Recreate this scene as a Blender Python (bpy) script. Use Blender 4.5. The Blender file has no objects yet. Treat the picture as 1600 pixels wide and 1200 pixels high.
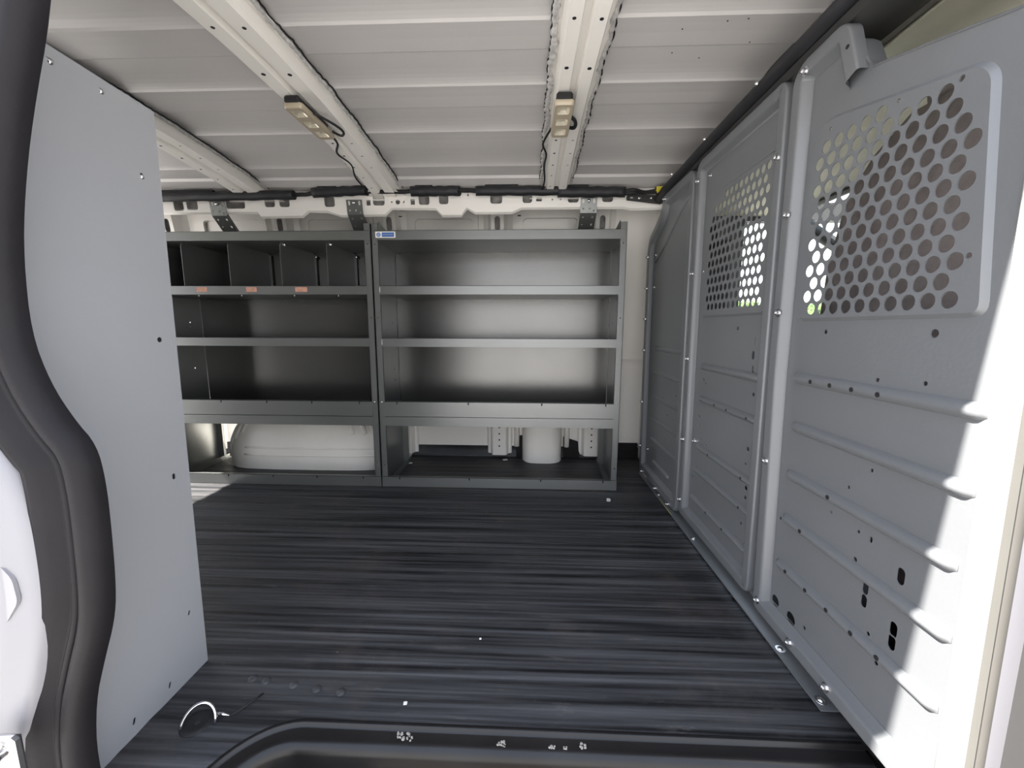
import bpy, math, random
from mathutils import Vector, Matrix
from mathutils.geometry import tessellate_polygon
random.seed(7)
PI = math.pi
S = bpy.context.scene
COL = S.collection

# ------------------------------------------------------------------ camera
F, YAW, PITCH, ROLL = 617.4, 0.03798, 0.14168, 0.0033
fw = Vector((-math.sin(YAW)*math.cos(PITCH), math.cos(YAW)*math.cos(PITCH), -math.sin(PITCH)))
rt = Vector((math.cos(YAW), math.sin(YAW), 0)); up = rt.cross(fw)
r2 = rt*math.cos(ROLL)+up*math.sin(ROLL); u2 = -rt*math.sin(ROLL)+up*math.cos(ROLL)
cam = bpy.data.objects.new('camera', bpy.data.cameras.new('camera')); COL.objects.link(cam)
M4 = Matrix((( r2.x, u2.x, -fw.x, 0), (r2.y, u2.y, -fw.y, 0), (r2.z, u2.z, -fw.z, 0.70), (0, 0, 0, 1)))
cam.matrix_world = M4
cam.data.sensor_width = 36; cam.data.lens = 36*F/1600; cam.data.clip_start = .02; cam.data.clip_end = 500
S.camera = cam

# ------------------------------------------------------------------ world, sun, exposure
W = bpy.data.worlds.new('sky'); S.world = W; W.use_nodes = True
nt = W.node_tree; nt.nodes.clear()
out = nt.nodes.new('ShaderNodeOutputWorld'); bg = nt.nodes.new('ShaderNodeBackground')
tc = nt.nodes.new('ShaderNodeTexCoord'); sx = nt.nodes.new('ShaderNodeSeparateXYZ'); cr = nt.nodes.new('ShaderNodeValToRGB')
nt.links.new(tc.outputs['Generated'], sx.inputs[0]); nt.links.new(sx.outputs['Z'], cr.inputs[0])
cr.color_ramp.elements[0].position = 0.0; cr.color_ramp.elements[0].color = (1.0, .98, .97, 1)
cr.color_ramp.elements[1].position = 0.7; cr.color_ramp.elements[1].color = (.70, .80, 1.0, 1)
nt.links.new(cr.outputs[0], bg.inputs[0]); bg.inputs[1].default_value = 2.2
nt.links.new(bg.outputs[0], out.inputs[0])
sl = bpy.data.lights.new('sun', 'SUN'); sl.energy = 21.0; sl.angle = math.radians(.6); sl.color = (1, .95, .88)
so = bpy.data.objects.new('sun', sl); COL.objects.link(so)
so.rotation_euler = Vector((.85, .08, -1)).to_track_quat('-Z', 'Y').to_euler()
S.view_settings.view_transform = 'Standard'; S.view_settings.look = 'None'
S.view_settings.exposure = 0.55; S.view_settings.gamma = 1; S.view_settings.use_curve_mapping = False

# ------------------------------------------------------------------ materials
def mat(name, col, rough=.5, metal=0.0, spec=.5, noise=0.0, nscale=6, bump=0.0, bscale=200, coat=0.0):
    m = bpy.data.materials.new(name); m.use_nodes = True
    n = m.node_tree; b = n.nodes['Principled BSDF']
    b.inputs['Base Color'].default_value = (*col, 1); b.inputs['Roughness'].default_value = rough
    b.inputs['Metallic'].default_value = metal; b.inputs['Specular IOR Level'].default_value = spec
    b.inputs['Coat Weight'].default_value = coat; b.inputs['Coat Roughness'].default_value = .15
    g = n.nodes.new('ShaderNodeTexCoord')
    if noise:
        t = n.nodes.new('ShaderNodeTexNoise'); t.inputs['Scale'].default_value = nscale; t.inputs['Detail'].default_value = 6
        n.links.new(g.outputs['Object'], t.inputs['Vector'])
        r = n.nodes.new('ShaderNodeValToRGB')
        r.color_ramp.elements[0].position = .3; r.color_ramp.elements[0].color = (*[c*(1-noise) for c in col], 1)
        r.color_ramp.elements[1].position = .7; r.color_ramp.elements[1].color = (*[min(1, c*(1+noise)) for c in col], 1)
        n.links.new(t.outputs['Fac'], r.inputs[0]); n.links.new(r.outputs[0], b.inputs['Base Color'])
    if bump:
        t = n.nodes.new('ShaderNodeTexNoise'); t.inputs['Scale'].default_value = bscale; t.inputs['Detail'].default_value = 2
        n.links.new(g.outputs['Object'], t.inputs['Vector'])
        k = n.nodes.new('ShaderNodeBump'); k.inputs['Strength'].default_value = bump; k.inputs['Distance'].default_value = .001
        n.links.new(t.outputs['Fac'], k.inputs['Height']); n.links.new(k.outputs[0], b.inputs['Normal'])
    return m
def scratch(m, amount=.5, scale=22, light=(.55, .55, .55)):
    """small pale scuffs with a shape of their own"""
    n = m.node_tree; b = n.nodes['Principled BSDF']
    g = n.nodes.new('ShaderNodeTexCoord')
    t = n.nodes.new('ShaderNodeTexNoise'); t.inputs['Scale'].default_value = scale; t.inputs['Detail'].default_value = 8; t.inputs['Roughness'].default_value = .75
    n.links.new(g.outputs['Object'], t.inputs['Vector'])
    r = n.nodes.new('ShaderNodeValToRGB'); r.color_ramp.elements[0].position = .69; r.color_ramp.elements[0].color = (0, 0, 0, 1)
    r.color_ramp.elements[1].position = .76; r.color_ramp.elements[1].color = (amount, amount, amount, 1)
    n.links.new(t.outputs['Fac'], r.inputs[0])
    x = n.nodes.new('ShaderNodeMix'); x.data_type = 'RGBA'
    src = b.inputs['Base Color'].links[0].from_socket if b.inputs['Base Color'].is_linked else None
    if src: n.links.new(src, x.inputs[6])
    else: x.inputs[6].default_value = b.inputs['Base Color'].default_value
    x.inputs[7].default_value = (*light, 1)
    n.links.new(r.outputs[0], x.inputs[0]); n.links.new(x.outputs[2], b.inputs['Base Color'])

M = {}
M['shelf'] = mat('grey shelf paint', (.20, .208, .205), .33, .6, .5, .05, 4, .12, 420)
M['shelf_back'] = mat('satin grey sheet', (.15, .15, .147), .22, .80, .5, .06, 3, .25, 380)
M['part'] = mat('grey partition paint', (.150, .157, .166), .33, .10, .5, .05, 3, .18, 160); scratch(M['part'], .35, 16)
M['endp'] = mat('shelf paint paled for skylight', (.34, .35, .37), .42, .05, .5, .03, 2, .08, 300)  # same shelf paint; the paler base colour stands in for skylight on it
M['white'] = mat('silver white body paint', (.86, .835, .79), .35, .0, .5, .03, 2, .05, 60, .3)
M['roof'] = mat('unpainted primer white roof', (.62, .60, .59), .36, .12, .5, .03, 2.5, .05, 30)
M['arch'] = mat('cream body primer', (.86, .835, .78), .4, .0, .5, .05, 5, .1, 40, .2)
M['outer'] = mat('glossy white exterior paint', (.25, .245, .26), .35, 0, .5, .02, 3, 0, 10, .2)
M['sealant'] = mat('foil grey sealant', (.62, .61, .60), .35, .3, .5, .25, 90, .8, 120)
M['rubber'] = mat('black rubber', (.011, .010, .0115), .55, 0, .18, .2, 8, .3, 150)
M['black'] = mat('matt black', (.008, .008, .009), .7)
M['foam'] = mat('black foam tube', (.015, .015, .018), .55, 0, .5, .2, 20, .3, 200)
M['plastic'] = mat('black sill plastic', (.008, .0075, .008), .30, 0, .35, .3, 10, .06, 220); scratch(M['plastic'], .8, 14, (.38, .34, .30))
M['steel'] = mat('zinc bolt steel', (.72, .72, .74), .22, .95)
M['chrome'] = mat('chrome', (.8, .8, .82), .12, 1)
M['beige'] = mat('cream headliner plastic', (.62, .60, .47), .6, 0, .4, .06, 14, .5, 300)
M['pillar'] = mat('cream jamb paint', (.50, .485, .43), .35, 0, .5, .05, 8)
M['taupe'] = mat('taupe rubber trim', (.20, .19, .165), .5, 0, .5, .05, 8)
M['taupe2'] = mat('dark taupe trim', (.085, .08, .072), .5, 0, .4, .05, 8)
M['seat'] = mat('grey brown seat cloth', (.30, .265, .26), .85, 0, .3, .12, 60, .6, 500)
M['seat2'] = mat('black seat cloth', (.022, .020, .022), .8, 0, .3, .2, 60, .6, 500)
M['dash'] = mat('dark dashboard', (.03, .03, .03), .6)
M['lamp'] = mat('cream lamp plastic', (.42, .36, .27), .35, 0, .5, .03, 8)
M['lens'] = mat('clear lens', (.80, .74, .60), .12, .3, .6, .25, 45, .8, 90, 1)
M['peach'] = mat('peach paper label', (.66, .33, .24), .6, 0, .3, .12, 70)
M['blue'] = mat('blue sticker', (.03, .13, .45), .3)
M['paper'] = mat('white paper', (.8, .79, .76), .6)
M['yellow'] = mat('yellow connector', (.65, .55, .05), .4)
M['leaf'] = mat('green leaves', (.10, .19, .035), .6, 0, .4, .5, 5)
M['ground'] = mat('pale concrete', (.34, .33, .315), .85, 0, .3, .15, 2, .4, 30)
M['insul'] = mat('grey cavity sheet', (.34, .33, .32), .8, 0, .3, .3, 30, .6, 80)
M['tread'] = mat('scuffed step plastic', (.10, .085, .07), .5, 0, .5, .4, 9, .5, 180); scratch(M['tread'], .8, 10, (.5, .42, .33))
m = bpy.data.materials.new('windscreen glass'); m.use_nodes = True; n = m.node_tree; n.nodes.clear()
o_ = n.nodes.new('ShaderNodeOutputMaterial'); tr = n.nodes.new('ShaderNodeBsdfTransparent'); gl = n.nodes.new('ShaderNodeBsdfGlossy'); mx = n.nodes.new('ShaderNodeMixShader')
tr.inputs[0].default_value = (.90, .95, .92, 1); gl.inputs['Roughness'].default_value = .02; mx.inputs[0].default_value = .06
n.links.new(tr.outputs[0], mx.inputs[1]); n.links.new(gl.outputs[0], mx.inputs[2]); n.links.new(mx.outputs[0], o_.inputs[0]); M['glass'] = m

# ribbed rubber mat: fine ribs along X, dust streaks, a few dirt patches
m = bpy.data.materials.new('ribbed black rubber mat'); m.use_nodes = True; n = m.node_tree; b = n.nodes['Principled BSDF']; M['mat'] = m; b.inputs['Specular IOR Level'].default_value = .32
def N(t, **k):
    q = n.nodes.new(t)
    for a, v in k.items(): q.inputs[a].default_value = v
    return q
L = n.links.new
g = N('ShaderNodeTexCoord')
wv = N('ShaderNodeTexWave', Scale=160/ (2*PI) * 1.0, Distortion=.6, Detail=1.0); wv.bands_direction = 'Y'; L(g.outputs['Object'], wv.inputs['Vector'])
mp = n.nodes.new('ShaderNodeMapping'); mp.inputs['Scale'].default_value = (1.1, 60, 1); L(g.outputs['Object'], mp.inputs[0])
st = N('ShaderNodeTexNoise', Scale=1.0, Detail=9.0, Roughness=.62); L(mp.outputs[0], st.inputs['Vector'])
dn = N('ShaderNodeTexNoise', Scale=3.4, Detail=9.0, Roughness=.72); L(g.outputs['Object'], dn.inputs['Vector'])
sp = N('ShaderNodeTexNoise', Scale=70.0, Detail=3.0, Roughness=.6); L(g.outputs['Object'], sp.inputs['Vector'])
r1 = n.nodes.new('ShaderNodeValToRGB'); r1.color_ramp.elements[0].position = .38; r1.color_ramp.elements[0].color = (.007, .0075, .009, 1); r1.color_ramp.elements[1].position = .68; r1.color_ramp.elements[1].color = (.085, .086, .092, 1)
L(st.outputs['Fac'], r1.inputs[0])
r3 = n.nodes.new('ShaderNodeValToRGB'); r3.color_ramp.elements[0].position = .52; r3.color_ramp.elements[0].color = (0, 0, 0, 1); r3.color_ramp.elements[1].position = .82; r3.color_ramp.elements[1].color = (.55, .55, .55, 1)
L(dn.outputs['Fac'], r3.inputs[0])
x1 = n.nodes.new('ShaderNodeMix'); x1.data_type = 'RGBA'; x1.inputs[7].default_value = (.12, .10, .09, 1)
L(r3.outputs[0], x1.inputs[0]); L(r1.outputs[0], x1.inputs[6])
r4 = n.nodes.new('ShaderNodeValToRGB'); r4.color_ramp.elements[0].position = .74; r4.color_ramp.elements[0].color = (0, 0, 0, 1); r4.color_ramp.elements[1].position = .80; r4.color_ramp.elements[1].color = (.5, .5, .5, 1)
L(sp.outputs['Fac'], r4.inputs[0])
x2 = n.nodes.new('ShaderNodeMix'); x2.data_type = 'RGBA'; x2.inputs[7].default_value = (.4, .38, .35, 1)
L(r4.outputs[0], x2.inputs[0]); L(x1.outputs[2], x2.inputs[6])
mp2 = n.nodes.new('ShaderNodeMapping'); mp2.inputs['Scale'].default_value = (9, 30, 1); mp2.inputs['Rotation'].default_value = (0, 0, .5); L(g.outputs['Object'], mp2.inputs[0])
sc2 = N('ShaderNodeTexNoise', Scale=1.0, Detail=7.0, Roughness=.7); L(mp2.outputs[0], sc2.inputs['Vector'])
r5 = n.nodes.new('ShaderNodeValToRGB'); r5.color_ramp.elements[0].position = .60; r5.color_ramp.elements[0].color = (0, 0, 0, 1); r5.color_ramp.elements[1].position = .78; r5.color_ramp.elements[1].color = (.55, .55, .55, 1)
L(sc2.outputs['Fac'], r5.inputs[0]); x3 = n.nodes.new('ShaderNodeMix'); x3.data_type = 'RGBA'; x3.inputs[7].default_value = (.17, .155, .145, 1)
L(r5.outputs[0], x3.inputs[0]); L(x2.outputs[2], x3.inputs[6]); L(x3.outputs[2], b.inputs['Base Color'])
rr = N('ShaderNodeMapRange'); rr.inputs[3].default_value = .38; rr.inputs[4].default_value = .62; L(st.outputs['Fac'], rr.inputs[0]); L(rr.outputs[0], b.inputs['Roughness'])
ad = n.nodes.new('ShaderNodeMath'); ad.operation = 'MULTIPLY_ADD'; ad.inputs[1].default_value = 1.5
L(st.outputs['Fac'], ad.inputs[0]); L(wv.outputs['Fac'], ad.inputs[2])
bp = N('ShaderNodeBump', Strength=.45, Distance=.0012); L(ad.outputs[0], bp.inputs['Height']); L(bp.outputs[0], b.inputs['Normal'])

# ------------------------------------------------------------------ helpers
def tag(o, label=None, cat=None, group=None, kind=None):
    if label: o['label'] = label
    if cat: o['category'] = cat
    if group: o['group'] = group
    if kind: o['kind'] = kind
    return o
def empty(name, loc, label=None, cat=None, group=None):
    o = bpy.data.objects.new(name, None); COL.objects.link(o); o.location = loc; o.empty_display_size = .05
    return tag(o, label, cat, group)
def wloc(o):
    v = Vector((0, 0, 0))
    while o: v = v+o.location; o = o.parent
    return v
class MB:
    def __init__(s): s.v = []; s.f = []; s.sm = []
    def add(s, vs, fs, smooth=False):
        k = len(s.v); s.v += [Vector(p) for p in vs]; s.f += [[i+k for i in f] for f in fs]; s.sm += [smooth]*len(fs); return s
    def box(s, a, b):
        x0, y0, z0 = a; x1, y1, z1 = b
        return s.add([(x0,y0,z0),(x1,y0,z0),(x1,y1,z0),(x0,y1,z0),(x0,y0,z1),(x1,y0,z1),(x1,y1,z1),(x0,y1,z1)],
            [(0,3,2,1),(4,5,6,7),(0,1,5,4),(1,2,6,5),(2,3,7,6),(3,0,4,7)])
    def bbox(s, a, b, r=.01):
        """box with chamfered edges all round"""
        c = [(a[i]+b[i])/2 for i in range(3)]; h = [abs(b[i]-a[i])/2 for i in range(3)]; r = min(r, *[q*.95 for q in h])
        vs = []; idx = {}
        for sx_ in (-1,1):
            for sy_ in (-1,1):
                for sz_ in (-1,1):
                    for ax in range(3):
                        p = [c[0]+sx_*(h[0]-r), c[1]+sy_*(h[1]-r), c[2]+sz_*(h[2]-r)]
                        p[ax] += (sx_,sy_,sz_)[ax]*r; idx[(sx_,sy_,sz_,ax)] = len(vs); vs.append(p)
        fs = []
        for ax in range(3):
            o1, o2 = [(1,2),(2,0),(0,1)][ax]
            for sg in (-1,1):
                q = []
                for (u, v) in ((-1,-1),(1,-1),(1,1),(-1,1)):
                    k = [0,0,0]; k[ax] = sg; k[o1] = u; k[o2] = v; q.append(idx[(*k, ax)])
                fs.append(q if sg > 0 else q[::-1])
            for u in (-1,1):
                for v in (-1,1):
                    k0 = [0,0,0]; k0[ax] = -1; k0[o1] = u; k0[o2] = v; k1 = k0[:]; k1[ax] = 1
                    q = [idx[(*k0,o1)], idx[(*k1,o1)], idx[(*k1,o2)], idx[(*k0,o2)]]; fs.append(q if u*v < 0 else q[::-1])
        for sx_ in (-1,1):
            for sy_ in (-1,1):
                for sz_ in (-1,1):
                    q = [idx[(sx_,sy_,sz_,a_)] for a_ in range(3)]; fs.append(q if sx_*sy_*sz_ > 0 else q[::-1])
        return s.add(vs, fs)
    def grid(s, P, smooth=True, closeu=False, closev=False):
        nu = len(P); nv = len(P[0]); vs = [p for row in P for p in row]; fs = []
        for i in range(nu if closeu else nu-1):
            for j in range(nv if closev else nv-1):
                a, b_ = i*nv+j, ((i+1) % nu)*nv+j; c, d = ((i+1) % nu)*nv+(j+1) % nv, i*nv+(j+1) % nv
                fs.append((a, b_, c, d))
        return s.add(vs, fs, smooth)
    def tube(s, path, r, seg=8, closed=False, cap=True):
        path = [Vector(p) for p in path]; nn = len(path); rows = []
        rr_ = r if isinstance(r, (list, tuple)) else [r]*nn
        ref = None
        for i, p in enumerate(path):
            if closed: t = path[(i+1) % nn]-path[i-1]
            else: t = path[min(i+1, nn-1)]-path[max(i-1, 0)]
            t.normalize()
            if ref is None: ref = Vector((0,0,1)) if abs(t.z) < .9 else Vector((1,0,0))
            a = t.cross(ref); a.normalize(); ref = a.cross(t); ref.normalize()
            rows.append([p+(a*math.cos(2*PI*k/seg)+ref*math.sin(2*PI*k/seg))*rr_[i] for k in range(seg)])
        s.grid(rows, True, closed, True)
        if cap and not closed:
            s.add(rows[0], [tuple(range(seg))]); s.add(rows[-1], [tuple(range(seg))[::-1]])
        return s
    def cyl(s, p0, p1, r, seg=16): return s.tube([p0, p1], r, seg)
    def disc(s, c, nrm, r, h, seg=14):
        c = Vector(c); nrm = Vector(nrm).normalized(); return s.tube([c, c+nrm*h], r, seg)
    def dome(s, c, nrm, r, h, seg=14, rings=4):
        c = Vector(c); nrm = Vector(nrm).normalized(); a = nrm.orthogonal().normalized(); b_ = nrm.cross(a); rows = []
        for i in range(rings+1):
            t = i/rings*PI/2; rows.append([c+nrm*h*math.sin(t)+(a*math.cos(2*PI*k/seg)+b_*math.sin(2*PI*k/seg))*max(r*math.cos(t), 1e-5) for k in range(seg)])
        return s.grid(rows, True, False, True)
    def loft(s, loops, smooth=False, cap=False):
        s.grid(loops, smooth, False, True)
        if cap: s.add(loops[0], [tuple(range(len(loops[0])))]); s.add(loops[-1], [tuple(range(len(loops[-1])))[::-1]])
        return s
    def plate(s, outer, holes, mp_, t=.002, smooth=False):
        """flat sheet with real holes; mp_(u, v, w) -> point, w = 0 front, w = t back"""
        loops = [outer]+list(holes)
        tri = tessellate_polygon([[Vector((u, v, 0)) for u, v in lp] for lp in loops])
        flat = [p for lp in loops for p in lp]
        s.add([mp_(u, v, 0) for u, v in flat], [tuple(q) for q in tri])
        s.add([mp_(u, v, t) for u, v in flat], [tuple(q)[::-1] for q in tri])
        for lp in loops:
            s.loft([[mp_(u, v, 0) for u, v in lp], [mp_(u, v, t) for u, v in lp]])
        return s
    def build(s, name, m, parent=None, fix=True, share=None):
        base = wloc(parent) if parent else Vector((0, 0, 0))
        me = bpy.data.meshes.new(name); me.from_pydata([p-base for p in s.v], [], s.f)
        me.polygons.foreach_set('use_smooth', s.sm); me.materials.append(m)
        if fix:
            import bmesh
            bm = bmesh.new(); bm.from_mesh(me); bmesh.ops.remove_doubles(bm, verts=bm.verts, dist=1e-6)
            bmesh.ops.recalc_face_normals(bm, faces=bm.faces); bm.to_mesh(me); bm.free()
        me.update()
        o = bpy.data.objects.new(name, me); COL.objects.link(o); o.parent = parent
        return o
def circ(u, v, r, seg=14): return [(u+r*math.cos(2*PI*k/seg), v+r*math.sin(2*PI*k/seg)) for k in range(seg)]
def slot(u, v, w, h, seg=4, ang=0):
    r = min(w, h)/2; pts = []
    for cx, cy, a0 in ((w/2-r, h/2-r, 0), (-w/2+r, h/2-r, 90), (-w/2+r, -h/2+r, 180), (w/2-r, -h/2+r, 270)):
        for k in range(seg+1):
            a = math.radians(a0+90*k/seg); pts.append((cx+r*math.cos(a), cy+r*math.sin(a)))
    ca, sa = math.cos(ang), math.sin(ang)
    o = []
    for p in pts:
        q = (u+p[0]*ca-p[1]*sa, v+p[0]*sa+p[1]*ca)
        if not o or (abs(q[0]-o[-1][0])+abs(q[1]-o[-1][1])) > 1e-7: o.append(q)
    if abs(o[0][0]-o[-1][0])+abs(o[0][1]-o[-1][1]) < 1e-7: o.pop()
    return o
def rrect(u, v, w, h, r, seg=4):
    pts = []
    for cx, cy, a0 in ((w/2-r, h/2-r, 0), (-w/2+r, h/2-r, 90), (-w/2+r, -h/2+r, 180), (w/2-r, -h/2+r, 270)):
        for k in range(seg+1):
            a = math.radians(a0+90*k/seg); pts.append((u+cx+r*math.cos(a), v+cy+r*math.sin(a)))
    return pts
def fillet(poly, r, seg=5):
    out_ = []; nn = len(poly)
    for i in range(nn):
        p = Vector(poly[i]); a = Vector(poly[i-1])-p; b_ = Vector(poly[(i+1) % nn])-p
        d = min(r, a.length*.45, b_.length*.45); a = p+a.normalized()*d; b_ = p+b_.normalized()*d
        for k in range(seg+1):
            t = k/seg; q = a*(1-t)**2+p*2*t*(1-t)+b_*t*t; out_.append((q.x, q.y))
    return out_
def area(poly): return sum(poly[i-1][0]*poly[i][1]-poly[i][0]*poly[i-1][1] for i in range(len(poly)))/2
def inset(poly, d):
    """offset inward by d (counter-clockwise polygon)"""
    nn = len(poly); o = []; sg = 1 if area(poly) > 0 else -1
    for i in range(nn):
        p = Vector(poly[i]); a = (p-Vector(poly[i-1])).normalized(); b_ = (Vector(poly[(i+1) % nn])-p).normalized()
        na = Vector((-a.y, a.x)); nb = Vector((-b_.y, b_.x)); m_ = (na+nb)
        m_ = m_/max(m_.length_squared/2, .35) if m_.length > 1e-6 else na
        q = p+m_*d*sg; o.append((q.x, q.y))
    return o
def copy_part(o, parent, loc):
    c = o.copy(); COL.objects.link(c); c.parent = parent; c.location = loc; return c
def lerp(xs, ys, x):
    if x <= xs[0]: return ys[0]
    for i in range(1, len(xs)):
        if x <= xs[i]: t = (x-xs[i-1])/(xs[i]-xs[i-1]); return ys[i-1]+t*(ys[i]-ys[i-1])
    return ys[-1]

# ================================================================== SETTING
XR, XF = -2.38, 2.3            # rear opening, front of the cab
# ---- ground outside
g_ = MB(); g_.box((-40, -40, -.75), (60, 60, -.72)); tag(g_.build('ground', M['ground']), kind='structure')
# ---- floor mat, slightly wavy, with the step cut out
def fz(x, y):
    return .0008*math.sin(y*88+1.4*math.sin(x*2.1)+.8*math.sin(x*5.3))*max(0, math.sin(x*1.7+y*3)+.6)+.0009*math.sin(y*37+x*1.3)
def sill_y(x):   # edge of the step well: rounded corner at its rear end
    x0 = -.515
    if x <= x0: return .455
    t = min(1, (x-x0)/.13); return .455+.145*math.sqrt(max(0, 1-(1-t)**2))
NX, NY = 170, 150
xs = [XR+(.61-XR)*(i/NX) for i in range(NX+1)]+[-.515, -.512, -.505, -.495]; xs = sorted(set(xs))
rows = []
for x in xs: rows.append([(x, .62+(2.09-.62)*j/NY, fz(x, .62+(2.09-.62)*j/NY)) for j in range(NY+1)])
fl = MB(); fl.grid(rows)
rows = []
for x in xs:
    y0 = sill_y(x); rows.append([(x, y0+(.62-y0)*j/6, fz(x, y0+(.62-y0)*j/6)*min(1, j/3)-(.001 if j == 0 else 0)) for j in range(7)])
fl.grid(rows)
fl.grid([[(XR, 2.085, 0), (XR, 2.094, .02), (XR, 2.094, .058), (XR, 2.099, .058)], [(.61, 2.085, 0), (.61, 2.094, .02), (.61, 2.094, .058), (.61, 2.099, .058)]])
fo = tag(fl.build('floor', M['mat'], fix=False), kind='structure')
sb_ = MB(); sb_.box((XR, .66, -.06), (XF, 2.2, -.012)); sb_.box((XR, .40, -.06), (-.53, .66, -.012)); sb_.box((.60, .40, -.06), (XF, .66, -.012))
sb_.build('subfloor', M['black'], fo)
# row of shallow dimples + fold near the end panel
dm = MB()
for x, y in ((-.545, .682), (-.515, .678), (-.455, .672), (-.405, .665), (-.355, .66)): dm.dome((x, y, .0), (0, 0, 1), .009, .004)
dm.build('mat_dimples', M['mat'], fo)

# ---- step well : rolled sill, riser, tread
path = []
for k in range(9): path.append((-.515-.0*k, .20+.25*k/8))
for k in range(1, 13):
    x = -.515+.13*k/12; path.append((x, sill_y(x)))
for k in range(1, 13): path.append((-.385+.96*k/12, .60))
prof = [(-.006, .001), (.0, .002), (.0015, .0005), (.003, -.004), (.006, -.0055), (.021, -.0065), (.026, -.0075), (.031, -.0105), (.035, -.016), (.037, -.024), (.0375, -.04), (.038, -.21)]
rows = []
for i, p in enumerate(path):
    a = Vector(path[max(i-1, 0)]); b_ = Vector(path[min(i+1, len(path)-1)]); t = (b_-a).normalized(); nrm = Vector((t.y, -t.x))
    rows.append([(p[0]+nrm.x*d, p[1]+nrm.y*d, z) for d, z in prof])
sw = MB(); sw.grid(rows)
swo = tag(sw.build('trim_1', M['plastic'], fix=True), kind='structure')
tr_ = MB(); tr_.bbox((-.52, .10, -.235), (.60, .57, -.205), .008)
for k in range(7): tr_.bbox((-.46, .20+.045*k, -.206), (.55, .215+.045*k, -.201), .002)
tr_.build('step_tread', M['tread'], swo)
en = MB(); en.box((.575, .10, -.23), (.585, .60, -.01)); en.build('step_end', M['plastic'], swo)

# ---- roof
RY = [.38, .45, .70, .92, 1.15, 1.372, 1.60, 1.72, 1.80, 1.90]; RZ = [1.27, 1.300, 1.326, 1.337, 1.339, 1.329, 1.309, 1.292, 1.276, 1.24]
def rz(y): return lerp(RY, RZ, y)
B = [.697, .922, 1.147, 1.372, 1.597]; D = [.795, 1.020, 1.250, 1.478, 1.672]
pr = []
y = .40
pr.append((.450, rz(.45)+.006)); pr.append((.62, rz(.62)+.006))
for b0, d0 in zip(B, D):
    pr += [(b0-.060, rz(b0-.060)+.0062), (b0-.040, rz(b0-.04)+.0058), (b0-.025, rz(b0-.025)+.0046), (b0-.014, rz(b0-.014)+.0026), (b0-.006, rz(b0)+.0004), (b0, rz(b0)-.0030), (b0+.0012, rz(b0)-.0030), (b0+.02, rz(b0+.02)-.0012), (b0+.05, rz(b0+.05)+.0006), (d0-.004, rz(d0)+.0012), (d0-.0036, rz(d0)+.012), (d0-.0002, rz(d0)+.012), (d0, rz(d0)+.0035), (d0+.004, rz(d0+.004)+.0050)]
pr += [(1.683, rz(1.683)-.004), (1.722, rz(1.722)-.012), (1.726, rz(1.722)-.002), (1.75, rz(1.75)-.006), (1.80, rz(1.80)-.010), (1.90, rz(1.9)), (2.03, 1.265)]
cl = MB(); rows = []
for x in (XR-.02, -1.6, -.9, -.2, .5, 1.25): rows.append([(x, yy, zz) for yy, zz in pr])
cl.grid(rows, False)
rows = [[(x, yy, rz(yy)+.035) for yy, zz in pr] for x in (XR-.02, 1.25)]
cl.grid(rows, False)
ceil = tag(cl.build('ceiling', M['roof'], fix=False), kind='structure')
sp_ = MB()
for (x, y) in ((.325, .955), (.41, .935), (.45, .93), (.49, 1.0), (.40, 1.05), (.33, 1.03)): sp_.disc((x, y, rz(y)-.0052), (0, 0, -1), .0018, .0004, 6)
sp_.build('paint_specks', M['rubber'], ceil)

def bow(xc, w, y0=.46, y1=1.775, parent=ceil):
    h = w/2
    cs = [(-h, -.006), (-h+.014, -.008), (-h+.020, -.028), (-h+.024, -.038), (-.012, -.038), (-.008, -.024), (.006, -.024), (.010, -.038), (h-.024, -.038), (h-.020, -.028), (h-.014, -.008), (h, -.006)]
    b_ = MB(); rows = []
    for k in range(31):
        yy = y0+(y1-y0)*k/30; rows.append([(xc+u, yy, rz(yy)+v) for u, v in cs])
    b_.grid(rows, False)
    # foot gussets at the rail
    for s_ in (-1, 1):
        b_.add([(xc+s_*(h-.02), 1.70, rz(1.70)-.034), (xc+s_*(h+.035), 1.776, rz(1.776)-.036), (xc+s_*(h-.02), 1.776, rz(1.776)-.036), (xc+s_*(h-.018), 1.74, rz(1.74)-.010)], [(0, 1, 2), (0, 1, 3), (1, 2, 3)])
    b_.box((xc-h-.045, 1.772, rz(1.775)-.041), (xc+h+.045, 1.786, rz(1.775)-.036))
    o = b_.build('roof_bow', M['white'], parent, fix=False)
    hl = MB()
    for k, yy in enumerate((.60, .74, .865, 1.02, 1.36, 1.44, 1.52, 1.60, 1.68)):
        for s_ in (-1, 1):
            r_ = .0042 if k % 3 else .0052
            hl.disc((xc+s_*(h*.43), yy+(.0 if s_ < 0 else .004), rz(yy)-.0376), (0, 0, -1), r_*(.7 if k > 5 else 1), .0008, 10)
    hl.build('bolt_hole', M['black'], o)
    for s_ in (-1, 1):
        t = MB(); pth = []; rad = []
        for k in range(150):
            yy = y0+(y1-.03-y0)*k/149; wob = random.uniform(-.0022, .0022)+.002*math.sin(yy*40)
            pth.append((xc+s_*(h-.002)+wob, yy, rz(yy)-.0095)); rad.append(random.uniform(.0030, .0060)*((1.5 if xc > 0 else .8) if s_ < 0 else 1.0))
        t.tube(pth, rad, 6); t.build('sealant_bead', M['sealant'], o)
        t = MB(); t.tube([(x+s_*.0066, yy, zz+.005) for x, yy, zz in pth], .0019, 5); t.build('painted_gap_shade', M['black'], o)  # thin black tube paints in the shade of the gap beside the bead
    return o
bow(-.607, .145); bow(.113, .125); bow(-1.185, .150); bow(-1.90, .15)

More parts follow.
